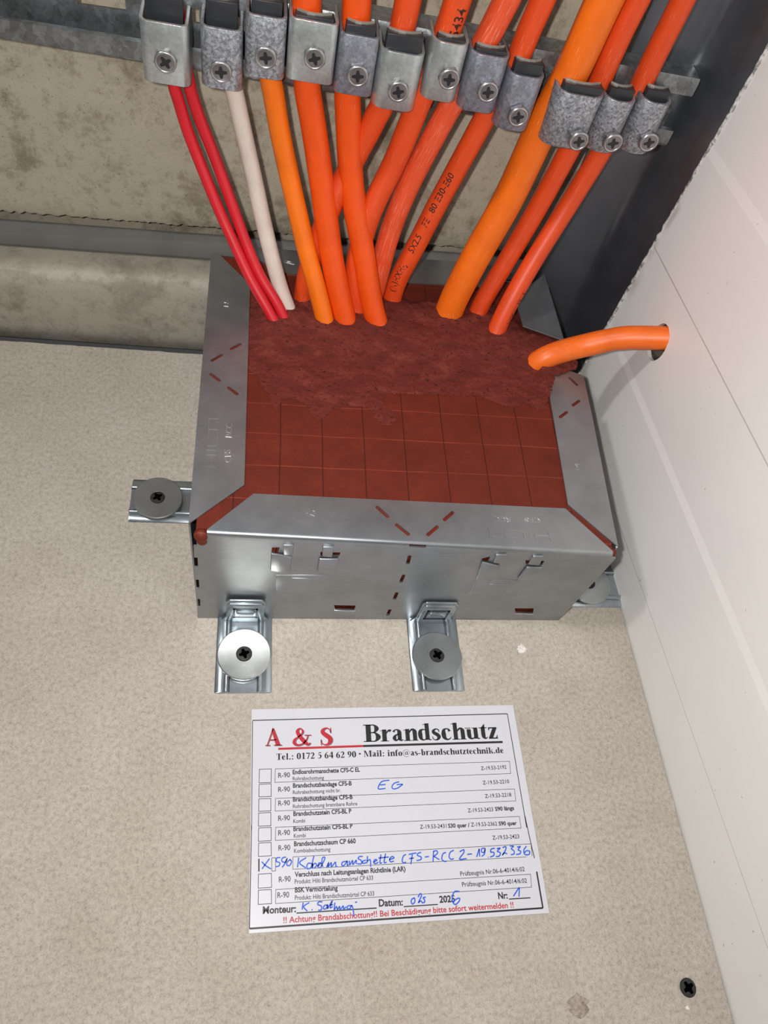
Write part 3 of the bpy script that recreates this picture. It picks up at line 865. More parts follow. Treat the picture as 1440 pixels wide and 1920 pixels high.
# ------------------------------------------------------------------ zinc rail on the wall
RZ = lambda x: 199.6 - 0.027 * x
root = empty('mounting_rail', (0, 202, 199), 'long slotted zinc channel rail fixed across the top of the concrete wall', 'rail')
mb = MB()
sec = [(198.2, 9), (198.2, 7.6), (196.4, 7.6), (196.4, 1.5), (208.0, 1.5), (208.0, 34.9), (196.4, 34.9), (196.4, 29.2), (198.2, 29.2), (198.2, 27.8), (195, 27.8), (195, 34.6), (195.8, 36.4), (209.4, 36.4), (209.4, 0), (195.8, 0), (195, 1.8), (195, 9)]
mb.prism([(-420, y, z + RZ(-420)) for y, z in sec], [(243, y, z + RZ(243)) for y, z in sec])
cut = MB()
for i in range(-9, 8):
    x = -58 + 33 * i
    cut.box((x, 205, RZ(x) + 14.6), (x + 20.8, 212, RZ(x) + 21.0))
mb.build('channel', M['rail'], root, smooth=30, cut=cut)

# ------------------------------------------------------------------ firestop box
box = empty('firestop_box', (108, 100, 0), 'galvanised sheet metal box with red foam filling, screwed to the board', 'box')
HT = 87.9
fy = lambda x, z: z / 87.8 * (5.5 - 6.8 * x / 216.0)
FP = lambda x, z, o=0.0: (x, fy(x, z) - o, z)

# front panel folded over into the front top flange
mb = MB()
rows = []
for z, xl, xr in ((0, -0.2, 217.0), (30, -0.1, 216.8), (60, 0, 216.4), (84.0, 0.1, 216.0)):
    rows.append(([xl, fy(xl, z), z], [xr, fy(xr, z), z]))
for a in (0, 18, 36, 54, 72, 90):
    xl, xr = 6.6, 213.2
    dy, dz = 2.3 * (1 - math.cos(math.radians(a))), 2.3 * math.sin(math.radians(a))
    rows.append(([xl, fy(xl, 85.6) + dy, 85.6 + dz], [xr, fy(xr, 85.6) + dy, 85.6 + dz]))
rows.append(([28.0, 28.7, HT], [192.0, 26.4, HT]))
NX = 12
vs, fs = [], []
for a, b in rows:
    for i in range(NX + 1):
        vs.append(Vector(a).lerp(Vector(b), i / NX))
for j in range(len(rows) - 1):
    for i in range(NX):
        fs.append((j * (NX + 1) + i, j * (NX + 1) + i + 1, (j + 1) * (NX + 1) + i + 1, (j + 1) * (NX + 1) + i))
mb.add(vs, fs)


def slot2(cut, a, b, w, P):
    a, b = Vector(a), Vector(b)
    d = (b - a).normalized()
    nn = Vector((-d.y, d.x)) * w / 2
    q = [a - d * 0.2 + nn * .6, a + d * .35 + nn, b - d * .35 + nn, b + d * .2 + nn * .6, b + d * .2 - nn * .6, b - d * .35 - nn, a + d * .35 - nn, a - d * .2 - nn * .6]
    cut.prism([P(p.x, p.y, -1) for p in q][::-1], [P(p.x, p.y, 1) for p in q][::-1])


cut = MB()
Ptop = lambda x, y, s: (x, y, HT + s * 3.0)
Pfr = lambda x, z, s: (x, fy(x, z) - s * 3.0, z)
for i in range(0, 8, 2):
    slot2(cut, DASH_FRONT[i], DASH_FRONT[i + 1], 1.9, Ptop)
    a, b = F_DASH[i], F_DASH[i + 1]
    slot2(cut, (a[0] - .5, a[1]), (b[0] - .5, b[1]), 1.9, Pfr)
cut.box((105.0, -4, 85.2), (113.6, 4.6, 87.0))
for z in (76, 56, 34, 13):
    cut.box((-1, -3, z), (1.7, 8, z + 9.5))
for q in F_SLOT + F_HOLES:
    cut.prism([Pfr(x, z, -1) for x, z in q], [Pfr(x, z, 1) for x, z in q])
cb = bmesh.new()
cm = bpy.data.meshes.new('c')
cm.from_pydata(cut.v, [], cut.f)
cb.from_mesh(cm)
bmesh.ops.recalc_face_normals(cb, faces=cb.faces)
cb.verts.ensure_lookup_table()
cut.v = [tuple(v.co) for v in cb.verts]
cut.f = [tuple(v.index for v in f.verts) for f in cb.faces]
cb.free()
front = mb.build('front_panel', M['zinc'], box, smooth=30, solid=0.9, cut=cut)


def front_piece(name, mat, polys, o0, o1, bevel=0.35, parent=None, smooth=True):
    mb = MB()
    for q in polys:
        mb.prism([FP(x, z, o0) for x, z in q], [FP(x, z, o1) for x, z in q])
    bm = bmesh.new()
    me = bpy.data.meshes.new('c')
    me.from_pydata(mb.v, [], mb.f)
    bm.from_mesh(me)
    bmesh.ops.recalc_face_normals(bm, faces=bm.faces)
    mb.f = [tuple(v.index for v in f.verts) for f in bm.faces]
    bm.free()
    return mb.build(name, mat, parent or front, bevel=bevel, smooth=smooth)


for q in F_PLATE:
    front_piece('joining_plate', M['zinc'], [q], -0.2, 0.32, 0.2)
for q in F_LATCH:
    front_piece('latch_tongue', M['zinc'], [q], 0.1, 0.75, 0.3)
for q in F_TABS:
    front_piece('bent_tab', M['zinc'], [q], 0.2, 1.7, 0.7)
for q in F_NUBS:
    front_piece('pressed_nub', M['zinc'], [q], -0.2, 1.3, 0.6)
for q in F_SLOT:
    (x0, z0), (x1, z1), (x2, z2), (x3, z3) = q
    front_piece('slot_lip', M['emboss'], [[(x3 - .6, z3 + .6), (x2 + .6, z2 + .6), (x2 + .2, z2 - .9), (x3 - .2, z3 - .9)]], -0.2, 0.8, 0.3)
for q in ([(20, 83.2), (38, 83.0)], [(76, 82.6), (146, 79.4)], [(182, 78.6), (216, 77.6)]):
    mb = MB()
    mb.ribbon(q, .3, lambda x, z: FP(x, z, .06))
    mb.build('fold_highlight', M['emboss'], front)  # flat pale line painted for the light along the fold

# left, right and back sheets with their flanges
mb = MB()
mb.flat([(-2.2, 10.2), (23.3, 33.7), (22.8, 176.3), (3.4, 201.0), (-0.9, 201.0)], HT - 0.9, HT)
mb.prism([(-0.5, 3.5, 0), (0.4, 3.5, 0), (0.4, 200, 0), (-0.5, 200, 0)], [(-2.2, 10.2, HT - .9), (-1.3, 10.2, HT - .9), (0, 201, HT - .9), (-0.9, 201, HT - .9)])
cut = MB()
for i in range(0, 8, 2):
    slot2(cut, DASH_LEFT[i], DASH_LEFT[i + 1], 1.8, Ptop)
left = mb.build('left_panel', M['zinc'], box, cut=cut)

mb = MB()
mb.flat([(194.1, 29.0), (216.9, 3.6), (222.0, 91), (223.4, 122), (199.5, 132), (198.2, 105), (197.4, 89.4)], HT - 0.9, HT)
wall = MB()
wall.prism([(216.8, 3.5, 0), (217.7, 3.5, 0), (217.7, 198, 0), (216.8, 198, 0)], [(216.0, 3.6, HT - .9), (216.9, 3.6, HT - .9), (223.4, 122, HT - .9), (222.5, 122, HT - .9)])
cut = MB()
for i in range(0, 6, 2):
    slot2(cut, DASH_RIGHT[i], DASH_RIGHT[i + 1], 1.8, Ptop)
rightp = mb.build('right_panel', M['zinc'], box, cut=cut)
wall.build('side_wall', M['zinc'], rightp)
mb = MB()
q = [(188.0, 153.6, 94.2), (212.6, 143.2, 94.8), (209.6, 199.9, 97), (185.5, 176, 96)]
mb.prism([(x, y, z - .9) for x, y, z in q], q)
bent = mb.build('bent_flange', M['zinc'], box, bevel=0.2)
tag(bent, 'rear corner flange bent up')

mb = MB()
mb.flat([(24, 210.0), (19, 203), (44.3, 189.2), (122, 190.6), (178, 193), (192, 207), (190, 213), (157.4, 214.6), (42.4, 210)], HT - .9, HT)
mb.box((0.5, 200, 0), (216.5, 200.9, HT - .5))
backp = mb.build('back_panel', M['zinc'], box)

# red filling: foam block with scored top, oozing out at the front corner
mb = MB()
mb.prism([(0.8, 4.4, 1), (215.8, 1.8, 1), (215.6, 199.6, 1), (1.0, 199.6, 1)], [(1.4, 7.2, 86.9), (214.0, 1.6, 86.9), (216.0, 199.6, 86.9), (1.2, 199.6, 86.9)])
for cx, cy, cz, rx, ry, rz in ((3.8, 6.4, 84.2, 3.5, 3.4, 4.0), (4.2, 5.6, 80.2, 2.6, 2.2, 3.0), (214.6, 2.0, 84.6, 2.2, 2.4, 2.6)):
    base = len(mb.v)
    mb.lathe([(math.sin(a) * 1.0, -math.cos(a)) for a in [math.pi * (i + .5) / 12 for i in range(12)]], 20,
             Matrix.Translation((cx, cy, cz)) @ Matrix.Diagonal((rx, ry, rz, 1)))
mb.flat([(199, 60), (219, 62), (221.5, 90), (222.8, 120), (200, 129)], 86.0, 86.7)
mb.flat([(2.5, 7.4), (9.5, 8.6), (28, 28.3), (23.6, 33.2), (1.6, 12)], 86.5, 87.5)
foam = mb.build('foam_filling', M['foam'], box, smooth=35)

# embossed marks
P3 = lambda x, y, h=0.0: (x, y, HT + h)


def emboss(name, strokes, parent, w=0.85):
    mb = MB()
    for s in strokes:
        a, b = Vector(s[0]), Vector(s[1])
        d = (b - a).normalized()
        nn = Vector((-d.y, d.x)) * w / 2
        base = [a + nn, b + nn, b - nn, a - nn]
        tp = [a + nn * .35 + d * .15, b + nn * .35 - d * .15, b - nn * .35 - d * .15, a - nn * .35 + d * .15]
        mb.prism([P3(p.x, p.y, -.1) for p in base][::-1], [P3(p.x, p.y, .3) for p in tp][::-1])
    return mb.build(name, M['emboss'], parent)


emboss('embossed_logo', LOGO_LEFT, left)
emboss('embossed_logo', LOGO_FRONT, front)
LT = LOGO_TEXT
mb = MB()
put_text(mb, 'CFS', LT['left_cfs'][0], LT['left_cfs'][1], 3.1, P3, .01, .25)
put_text(mb, 'RCC', LT['left_rcc'][0], LT['left_rcc'][1], 3.1, P3, .01, .25)
mb.build('embossed_text', M['emboss'], left)
mb = MB()
put_text(mb, '15', LT['n15'][0], LT['n15'][1], 2.6, P3, 0, .25)
mb.build('embossed_text', M['emboss'], left)
mb = MB()
put_text(mb, 'CFS', LT['front_a'][0], LT['front_a'][1], 3.0, P3, .01, .22)
put_text(mb, 'RCC', LT['front_b'][0], LT['front_b'][1], 3.0, P3, .01, .22)
mb.ribbon([((LT['front_a'][1][0] + LT['front_b'][0][0]) / 2 - .7, (LT['front_a'][1][1] + LT['front_b'][0][1]) / 2 - 1.4), ((LT['front_a'][1][0] + LT['front_b'][0][0]) / 2 + .7, (LT['front_a'][1][1] + LT['front_b'][0][1]) / 2 - 1.4)], .5, lambda x, y: P3(x, y, .2))
mb.build('embossed_text', M['emboss'], front)
mb = MB()
put_text(mb, '12', LT['n12'][0], LT['n12'][1], 3.0, P3, 0, .25)
mb.build('embossed_text', M['emboss'], front)
mb = MB()
put_text(mb, '14', LT['nr'][0], LT['nr'][1], 2.6, P3, 0, .25)
mb.build('embossed_text', M['emboss'], rightp)
mb = MB()
put_text(mb, '8', LT['nb'][0], LT['nb'][1], 2.2, P3, 0, .25)
mb.build('embossed_text', M['emboss'], backp)

# ------------------------------------------------------------------ red mortar spread round the cables
def seg_dist(p, poly):
    d = np.full(len(p), 1e9)
    inside = np.zeros(len(p), bool)
    q = np.array(poly)
    for i in range(len(q)):
        a, b = q[i], q[(i + 1) % len(q)]
        ab = b - a
        t = np.clip(((p - a) @ ab) / max(1e-9, ab @ ab), 0, 1)
        d = np.minimum(d, np.hypot(*(p - (a + t[:, None] * ab)).T))
        c = ((a[1] > p[:, 1]) != (b[1] > p[:, 1]))
        with np.errstate(divide='ignore', invalid='ignore'):
            xi = (b[0] - a[0]) * (p[:, 1] - a[1]) / (b[1] - a[1]) + a[0]
        inside ^= c & (p[:, 0] < xi)
    return np.where(inside, d, -d)


ST = 0.8
gx = np.arange(20, 230, ST)
gy = np.arange(74, 188, ST)
XX, YY = np.meshgrid(gx, gy, indexing='ij')
pts = np.stack([XX.ravel(), YY.ravel()], 1)
D = seg_dist(pts, MORTAR_EDGE)
cab_xy = np.array([CABLES[k]['p'][0][:2] for k in CABLES] + [SIDE[0][:2]])
vs, keep = [], []
for (x, y), d in zip(pts, D):
    nz = noise.noise(Vector((x * .11, y * .16, 0)))
    n2 = noise.noise(Vector((x * .45, y * .6, 3)))
    n3 = noise.noise(Vector((x * 1.3, y * 1.5, 5)))
    de = d + 1.3 * n2 + 0.9 * n3
    body = min(1, max(0, (y - 116 - 6 * nz) / 30.0))
    body = body * body * (3 - 2 * body)
    if x > 196:
        body = max(body, 0.55)
    h = min(1, max(0, de / (3 + 9 * body))) ** 0.6 * (0.5 + 3.6 * body)
    h += (0.9 * nz * body + 0.3 * n2 + 0.16 * n3) * min(1, max(0, de / 3))
    dc = np.min(np.hypot(*(cab_xy - (x, y)).T))
    h += (1.6 * math.exp(-(dc / 9) ** 2) + 2.4 * math.exp(-(math.hypot(x - 199, y - 131) / 9) ** 2)) * body
    keep.append(de > 0)
    vs.append((x, y, (87.0 if x < 195 else 87.95) + max(0.12, h)))
ny = len(gy)
fs = []
for i in range(len(gx) - 1):
    for j in range(ny - 1):
        c = (i * ny + j, (i + 1) * ny + j, (i + 1) * ny + j + 1, i * ny + j + 1)
        if sum(keep[k] for k in c) >= 3:
            fs.append(c)
used = sorted({k for f in fs for k in f})
idx = {k: i for i, k in enumerate(used)}
mb = MB()
mb.add([vs[k] for k in used], [tuple(idx[k] for k in f) for f in fs])
o = mb.build('firestop_mortar', M['mortar'], smooth=80)
tag(o, 'dark red rough mortar smeared over the box top around the cable ends', 'mortar')

# ------------------------------------------------------------------ cables
CAB = {
    'red_l': ('thin_cable', 'red', 'thin red cable, the outer left one of the twin pair', 'red twin cables'),
    'red_r': ('thin_cable', 'red', 'thin red cable, the inner right one of the twin pair', 'red twin cables'),
    'white': ('round_cable', 'white', 'off-white cable between the red pair and the orange ones', None),
    'amber': ('power_cable', 'amber', 'light amber orange cable just right of the white one', 'orange cables'),
    'c5': ('power_cable', 'orange', 'smooth bright orange cable right beside the light amber one', 'orange cables'),
    'c6': ('power_cable', 'orange', 'smooth orange cable crossing in front of two slanting ones', 'orange cables'),
    'c7': ('power_cable', 'orange_m', 'orange cable slanting leftward behind the three smooth upright ones', 'orange cables'),
    'c8': ('power_cable', 'orange_m', 'orange cable printed 15434 above its clamp, curving down behind the uprights', 'orange cables'),
    'c9': ('power_cable', 'orange_s', 'badly scratched pale orange cable next to the printed slanting one', 'orange cables'),
    'c10': ('power_cable', 'orange_m', 'slanting orange cable with a line of black print along its length', 'orange cables'),
    'big': ('thick_cable', 'big', 'thickest yellowish orange cable, slanting down from the wide clamp', None),
    'c12': ('power_cable', 'orange_m', 'plain scuffed red-orange cable just right of the thickest one', 'orange cables'),
    'c13': ('power_cable', 'orange_m', 'rightmost slanting orange cable, running along the dark steel', 'orange cables'),
}
PATHS = {}


def wrap_text(name, path, r, s, start, size, ang, parent, flip=False, squash=1.0):
    """print laid on a cable's round sheath: starts at arc length start, centred on angle ang"""
    fr = frames(path)
    acc = [0.0]
    for i in range(1, len(path)):
        acc.append(acc[-1] + (path[i] - path[i - 1]).length)
    v2, f2 = text2d(s, 0.012)
    length = size * 0.62 * len(s) * squash
    vs = []
    for x, y in v2:
        sp = start + x * length
        i = 0
        while i < len(acc) - 2 and acc[i + 1] < sp:
            i += 1
        t = (sp - acc[i]) / max(1e-6, acc[i + 1] - acc[i])
        p = path[i].lerp(path[i + 1], t)
        _, a, b = fr[i]
        th = ang - (y / CAP - .5) * size / r
        vs.append(p + (a * math.cos(th) + b * math.sin(th)) * (r + 0.06))
    mb = MB()
    mb.add(vs, f2)
    mb.build(name, M['print_'], parent)


for key, (nm, mat, label, grp) in CAB.items():
    d = CABLES[key]
    p = [Vector(q) for q in d['p']]
    dn = (p[0] - p[1]).normalized()
    path = smooth_path(spline([p[0] + dn * 5] + p, 8), 10)
    PATHS[key] = path
    mb = MB()
    tube(mb, path, d['r'])
    if key in ('c8', 'c10', 'c13', 'c9'):
        root = empty(nm, d['p'][0], label, 'cable', grp)
        mb.build('sheath', M[mat], root, smooth=50)
        PATHS[key + '_root'] = root
    else:
        tag(mb.build(nm, M[mat], smooth=50), label, 'cable', grp)
wrap_text('printed_text', PATHS['c10'], 5.7, '(N)HXH-J', 13, 3.6, -0.4, PATHS['c10_root'])
wrap_text('printed_text', PATHS['c10'], 5.7, '5X2.5', 39, 3.6, -0.4, PATHS['c10_root'])
wrap_text('printed_text', PATHS['c10'], 5.7, 'FE 180/E30-E60', 56, 3.6, -0.4, PATHS['c10_root'], squash=1.05)
wrap_text('printed_text', PATHS['c8'], 6.2, '15434', 158, 4.6, 0.45, PATHS['c8_root'])
wrap_text('printed_text', PATHS['c13'], 5.6, 'NHXH-J 3X1.5', 12, 2.8, 0.75, PATHS['c13_root'])

root = empty('side_cable', SIDE[0], 'short orange cable bending from the mortar into the hole in the white wall', 'cable')
p = [Vector(q) for q in SIDE]
path = smooth_path(spline([p[0] + Vector((-9.5, -1, -15)), p[0] + Vector((-5.5, -.6, -6))] + p + [p[-1] + (p[-1] - p[-2]).normalized() * 22], 8), 6)
mb = MB()
tube(mb, path, lambda u: 6.9 - 0.55 * math.exp(-((u - .60) / .03) ** 2) + 0.25 * math.exp(-((u - .60) / .03) ** 2))
mb.build('sheath', M['side'], root, smooth=50)

# ------------------------------------------------------------------ cable clamps on the rail
CL = [  # x left, x right, z bottom, front face Y, cable radius, screw (x, z), screw stand-off, turn, strap material, label
    (-27.6, -6.9, 202.3, 176, 4.5, (-17.2, 213.4), 0.4, 0.6, 'strap', 'pale zinc clamp at the far left, holding the two red cables'),
    (-2.0, 16.4, 203.4, 176, 5.0, (7.0, 212.4), 0.4, 0.1, 'strap_s', 'speckled zinc clamp holding the off-white cable'),
    (17.3, 35.3, 211.0, 176, 5.8, (26.6, 221.4), 0.4, 0.15, 'strap_s', 'speckled zinc clamp holding the light amber cable'),
    (36.0, 57.8, 212.0, 176, 7.0, (48.2, 224.0), 0.4, 0.35, 'strap', 'bright shiny zinc clamp, fourth from the left'),
    (58.5, 76.6, 208.8, 176, 7.0, (68.5, 219.0), 0.4, 0.1, 'strap_b', 'dull grey clamp between the bright fourth clamp and a pale one'),
    (77.2, 98.6, 204.2, 176, 6.5, (88.4, 214.4), 0.4, 0.3, 'strap', 'pale grey clamp on the cable that slants away behind'),
    (100.0, 117.6, 211.4, 176, 6.7, (110.8, 223.4), 0.6, 0.05, 'strap', 'bright rounded clamp below the print 15434'),
    (118.6, 138.0, 208.6, 176, 6.5, (130.6, 220.2), 0.8, 0.2, 'strap_b', 'bluish zinc clamp holding the scratched cable'),
    (139.0, 157.4, 201.8, 176, 6.2, (148.6, 211.0), 1.8, 0.25, 'strap_b', 'bluish zinc clamp holding the slanting cable with black print'),
    (163.6, 187.8, 199.6, 170.5, 9.1, (180.8, 206.2), 2.2, 0.3, 'strap_s', 'wide speckled clamp around the thickest cable'),
    (189.2, 206.4, 197.6, 174, 6.2, (200.6, 205.2), 1.6, 0.25, 'strap_s', 'speckled clamp second from the right end of the rail'),
    (207.8, 224.6, 199.2, 174, 6.1, (219.0, 207.8), 1.4, 0.35, 'strap_s', 'speckled clamp at the right end of the rail'),
]


PADH = (7.5, 8.5, 4.5, 1.0, 3.5, 6.5, 1.0, 1.5, 4.5, 3.0, 3.5, 3.5)
pads = []


def phillips(cut, r, depth, turn):
    for k in range(2):
        M4 = Matrix.Rotation(turn + k * math.pi / 2, 4, 'Z')
        a, w = r, r * 0.30
        bot = [(-a * .45, -w * .6, -depth), (a * .45, -w * .6, -depth), (a * .45, w * .6, -depth), (-a * .45, w * .6, -depth)]
        topp = [(-a, -w, 0.3), (a, -w, 0.3), (a, w, 0.3), (-a, w, 0.3)]
        cut.append(([M4 @ Vector(p) for p in bot], [M4 @ Vector(p) for p in topp]))


def make_screw(parent, Mx, turn, hex_=True):
    """head looks along local +Z"""
    if hex_:
        mb = MB()
        mb.lathe([(2.6, -6), (2.6, -1.2), (4.5, -1.2), (4.7, -0.9), (4.7, 1.3)], 6, Mx @ Matrix.Rotation(turn * 2, 4, 'Z'))
        shank = None
        prof = [(5.1, -1.4), (5.25, -1.0), (5.25, 0.9), (4.9, 1.7), (4.3, 2.05), (3.75, 2.05), (3.5, 1.75)]
        mb = MB()
        mb.lathe([(2.7, -8), (2.7, -1.4)], 18, Mx)
        sel = []
        # six-sided body with a round rim, coloured paler as a highlight
        mb.lathe(prof[:3], 6, Mx @ Matrix.Rotation(turn * 2, 4, 'Z'))
        mb.lathe([(4.8, 0.5), (4.8, 1.1), (4.5, 1.4), (3.7, 1.62)], 32, Mx)
        rim = MB()
        rim.lathe([(4.85, 1.0), (4.75, 1.55), (4.4, 1.85), (4.05, 1.85), (3.75, 1.6)], 32, Mx, caps=False)
    else:
        mb = MB()
        mb.lathe([(2.0, -2.5), (4.1, 0.0), (4.2, 0.45), (3.9, 0.8), (2.8, 1.0)], 32, Mx)
    parts = []
    ph = []
    phillips(ph, 2.45 if hex_ else 2.5, 2.2 if hex_ else 1.6, turn)
    top = 1.65 if hex_ else 1.0
    cut = MB()
    for b, t in ph:
        T = Mx @ Matrix.Translation((0, 0, top))
        cut.prism([T @ p for p in b], [T @ p for p in t])
    scr = mb.build('screw', M['screw'] if hex_ else M['black'], parent, smooth=32, cut=None)
    if hex_:
        rim.build('rim_highlight', M['emboss'], scr, smooth=60)
    mb = MB()
    for k in range(2):
        R = Mx @ Matrix.Translation((0, 0, top + 0.06)) @ Matrix.Rotation(turn + k * math.pi / 2, 4, 'Z')
        r, w = (2.75, .72) if hex_ else (2.9, .85)
        q = [(-r, -w * .75), (-r * .45, -w * 1.25), (r * .45, -w * 1.25), (r, -w * .75), (r, w * .75), (r * .45, w * 1.25), (-r * .45, w * 1.25), (-r, w * .75)]
        mb.prism([R @ Vector((x, y, -.3)) for x, y in q], [R @ Vector((x, y, k * .01)) for x, y in q])
    if hex_:
        mb.lathe([(.9, -.2), (.9, .02 + .06)], 8, Mx @ Matrix.Translation((0, 0, top)))
    mb.build('cross_shade', M['recess_s'] if hex_ else M['black2'], scr)  # dark cross laid on the head, colour standing in for recess shade
    return scr


for (xl, xr, z0, yf, rc, (sx, sz), so, turn, mat, label) in CL:
    hgt = 26.5
    root = empty('cable_clamp', ((xl + xr) / 2, 195, z0), label, 'clamp', 'cable clamps along the rail')
    rc_ = 4.0 if mat == 'strap_s' or xl > 90 else 3.4
    th = 1.6
    if xl > 60:
        rc_ = 5.8 if xl < 160 else 7.2

    def upath(off):
        x0, x1, y0, r = xl + off, xr - off, yf + off, max(.8, rc_ - off)
        q = [(x0, 194.9)]
        for k in range(7):
            a = math.radians(180 + 15 * k)
            q.append((x0 + r + r * math.cos(a), y0 + r + r * math.sin(a)))
        for k in range(7):
            a = math.radians(270 + 15 * k)
            q.append((x1 - r + r * math.cos(a), y0 + r + r * math.sin(a)))
        return q + [(x1, 194.9)]
    outer, inner = upath(0), upath(th)
    poly = outer + inner[::-1]
    mb = MB()
    sl = lambda x, y: -0.027 * (x - (xl + xr) / 2)
    nO = len(outer)
    bot = [(x, y, z0 + sl(x, y)) for x, y in poly]
    topv = [(x, y, z0 + hgt + sl(x, y)) for x, y in poly]
    o_ = mb.add(bot + topv, [])
    N = len(poly)
    for i in range(N):
        i2 = (i + 1) % N
        mb.f.append((o_ + i, o_ + i2, o_ + N + i2, o_ + N + i))
    for i in range(nO - 1):
        a, b, c, d_ = i, i + 1, N - 2 - i, N - 1 - i
        mb.f.append((o_ + N + a, o_ + N + b, o_ + N + c, o_ + N + d_))
        mb.f.append((o_ + d_, o_ + c, o_ + b, o_ + a))
    zm = RZ((xl + xr) / 2)
    for x in (xl, xr - th):
        mb.box((x, 194.9, max(zm + 10, z0 + 1)), (x + th, 200.5, min(zm + 26.5, z0 + hgt - 1)))
    mb.build('strap', M[mat], root, bevel=0.3, smooth=35)
    yb = 195 - 2 * rc - .3      # front of the cable
    zt = z0 + hgt + PADH[len(pads)]
    pads.append(root)
    ix0, ix1 = xl + th + .8, xr - th - .8
    cx, hw = (ix0 + ix1) / 2, min((ix1 - ix0) / 2, rc * (2 if xl < -20 else 1.25) + 1)
    y0 = max(yf + th + .3, yb - 3.2)
    q = [(cx - hw, y0), (cx + hw, y0), (cx + hw, yb + 2.4), (cx + hw * .75, yb + 1.0), (cx + hw * .4, yb), (cx, yb - .35), (cx - hw * .4, yb), (cx - hw * .75, yb + 1.0), (cx - hw, yb + 2.4)]
    mb = MB()
    mb.flat(q, z0 + 5, zt)
    mb.build('pressure_pad', M['pad'], root, bevel=0.4, smooth=40)
    q = [(cx - hw * .9, yb + 1.6), (cx - hw * .7, yb + .8), (cx - hw * .4, yb - .15), (cx, yb - .5), (cx + hw * .4, yb - .15), (cx + hw * .7, yb + .8), (cx + hw * .9, yb + 1.6)]
    q2 = [(x, y - .7) for x, y in q]
    mb = MB()
    mb.flat(q + q2[::-1], zt, zt + .9)
    mb.build('contact_lip', M['plate'], root)
    make_screw(root, Matrix.Translation((sx, yf - so - .2, sz)) @ Matrix.Rotation(math.pi / 2, 4, 'X'), turn)

# ------------------------------------------------------------------ fixing brackets of the box
def make_bracket(x, y, ang, wx, label, wmat, tilt=0.0, sturn=0.4):
    """local frame: +Y towards the box, plate runs from y = 0 to y = -43"""
    root = empty('fixing_bracket', (x, y, 0), label, 'bracket', 'brackets screwed to the board around the box')
    T = Matrix.Translation((x, y, 0)) @ Matrix.Rotation(ang, 4, 'Z')
    W = 15.3
    prof = [(-W, .3), (-W + .6, 1.0), (-10.6, 1.1), (-10.2, 2.2), (-9.4, 2.9), (-8.4, 2.9), (-7.6, 2.2), (-7.2, .9), (7.2, .9), (7.6, 2.2), (8.4, 2.9), (9.4, 2.9), (10.2, 2.2), (10.6, 1.1), (W - .6, 1.0), (W, .3)]
    mb = MB()
    ys = [-43.6, -43.0, -1.5, 1.0]
    vs, fs = [], []
    for j, yy in enumerate(ys):
        for px, pz in prof:
            s = .94 if j == 0 else 1
            vs.append(T @ Vector((px * s, yy, pz)))
    for px, pz in prof:
        vs.append(T @ Vector((px * .94, -43.6, 0.05)))
    for px, pz in prof:
        vs.append(T @ Vector((px, 1.0, 0.05)))
    k = len(prof)
    for j in range(3):
        for i in range(k - 1):
            fs.append((j * k + i, j * k + i + 1, (j + 1) * k + i + 1, (j + 1) * k + i))
    for i in range(k - 1):
        fs.append((4 * k + i, 4 * k + i + 1, i + 1, i))
        fs.append((3 * k + i, 3 * k + i + 1, 5 * k + i + 1, 5 * k + i))
    mb.add(vs, fs)
    mb.build('base_plate', M['zinc2'], root, smooth=50)
    # upright tongue with a stepped rim and a spring catch
    mb = MB()

    def up(poly, y0, y1):
        mb.prism([T @ Vector((a, y1, b)) for a, b in poly], [T @ Vector((a, y0, b)) for a, b in poly])
    up([(-13.5, .6), (-10.6, 6), (-10.6, 24.4), (-8.8, 26.8), (8.8, 26.8), (10.6, 24.4), (10.6, 6), (13.5, .6)], -1.0, 0.2)
    up([(-10.0, 1), (-10.0, 22.4), (-8.6, 24.4), (8.6, 24.4), (10.0, 22.4), (10.0, 1)], -2.1, -.8)
    tg = mb.build('upright_tongue', M['zinc2'], root, bevel=0.4, smooth=40)
    mb = MB()
    for (a0, b0, a1, b1) in ((-6.8, 6.6, 6.8, 8.2), (-6.8, 17.6, 6.8, 19.2), (-6.8, 6.6, -5.6, 19.2), (5.6, 6.6, 6.8, 19.2)):
        mb.prism([T @ Vector(p) for p in ((a0, -2.0, b0), (a1, -2.0, b0), (a1, -2.0, b1), (a0, -2.0, b1))], [T @ Vector(p) for p in ((a0, -2.25, b0), (a1, -2.25, b0), (a1, -2.25, b1), (a0, -2.25, b1))])
    mb.build('window_rim', M['recess_s'], tg)
    mb = MB()
    q = [(-5.2, 15.5), (-4.2, 12.0), (4.2, 12.0), (5.2, 15.5), (4.4, 16.6), (-4.4, 16.6)]
    mb.prism([T @ Vector((a, -2.0, b)) for a, b in q], [T @ Vector((a, -3.2, b)) for a, b in q])
    mb.build('spring_catch', M['zinc2'], tg, bevel=0.3, smooth=40)
    Tw = T @ Matrix.Translation((0, wx, 2.9)) @ Matrix.Rotation(tilt, 4, 'X')
    mb = MB()
    mb.lathe([(14.1, 0), (14.7, .4), (14.7, 1.3), (14.2, 1.7), (4.4, 1.7), (4.0, 1.4)], 64, Tw)
    w = mb.build('washer', M[wmat], root, smooth=28)
    make_screw(root, Tw @ Matrix.Translation((0, 0, 1.35)), sturn, False)
    return root


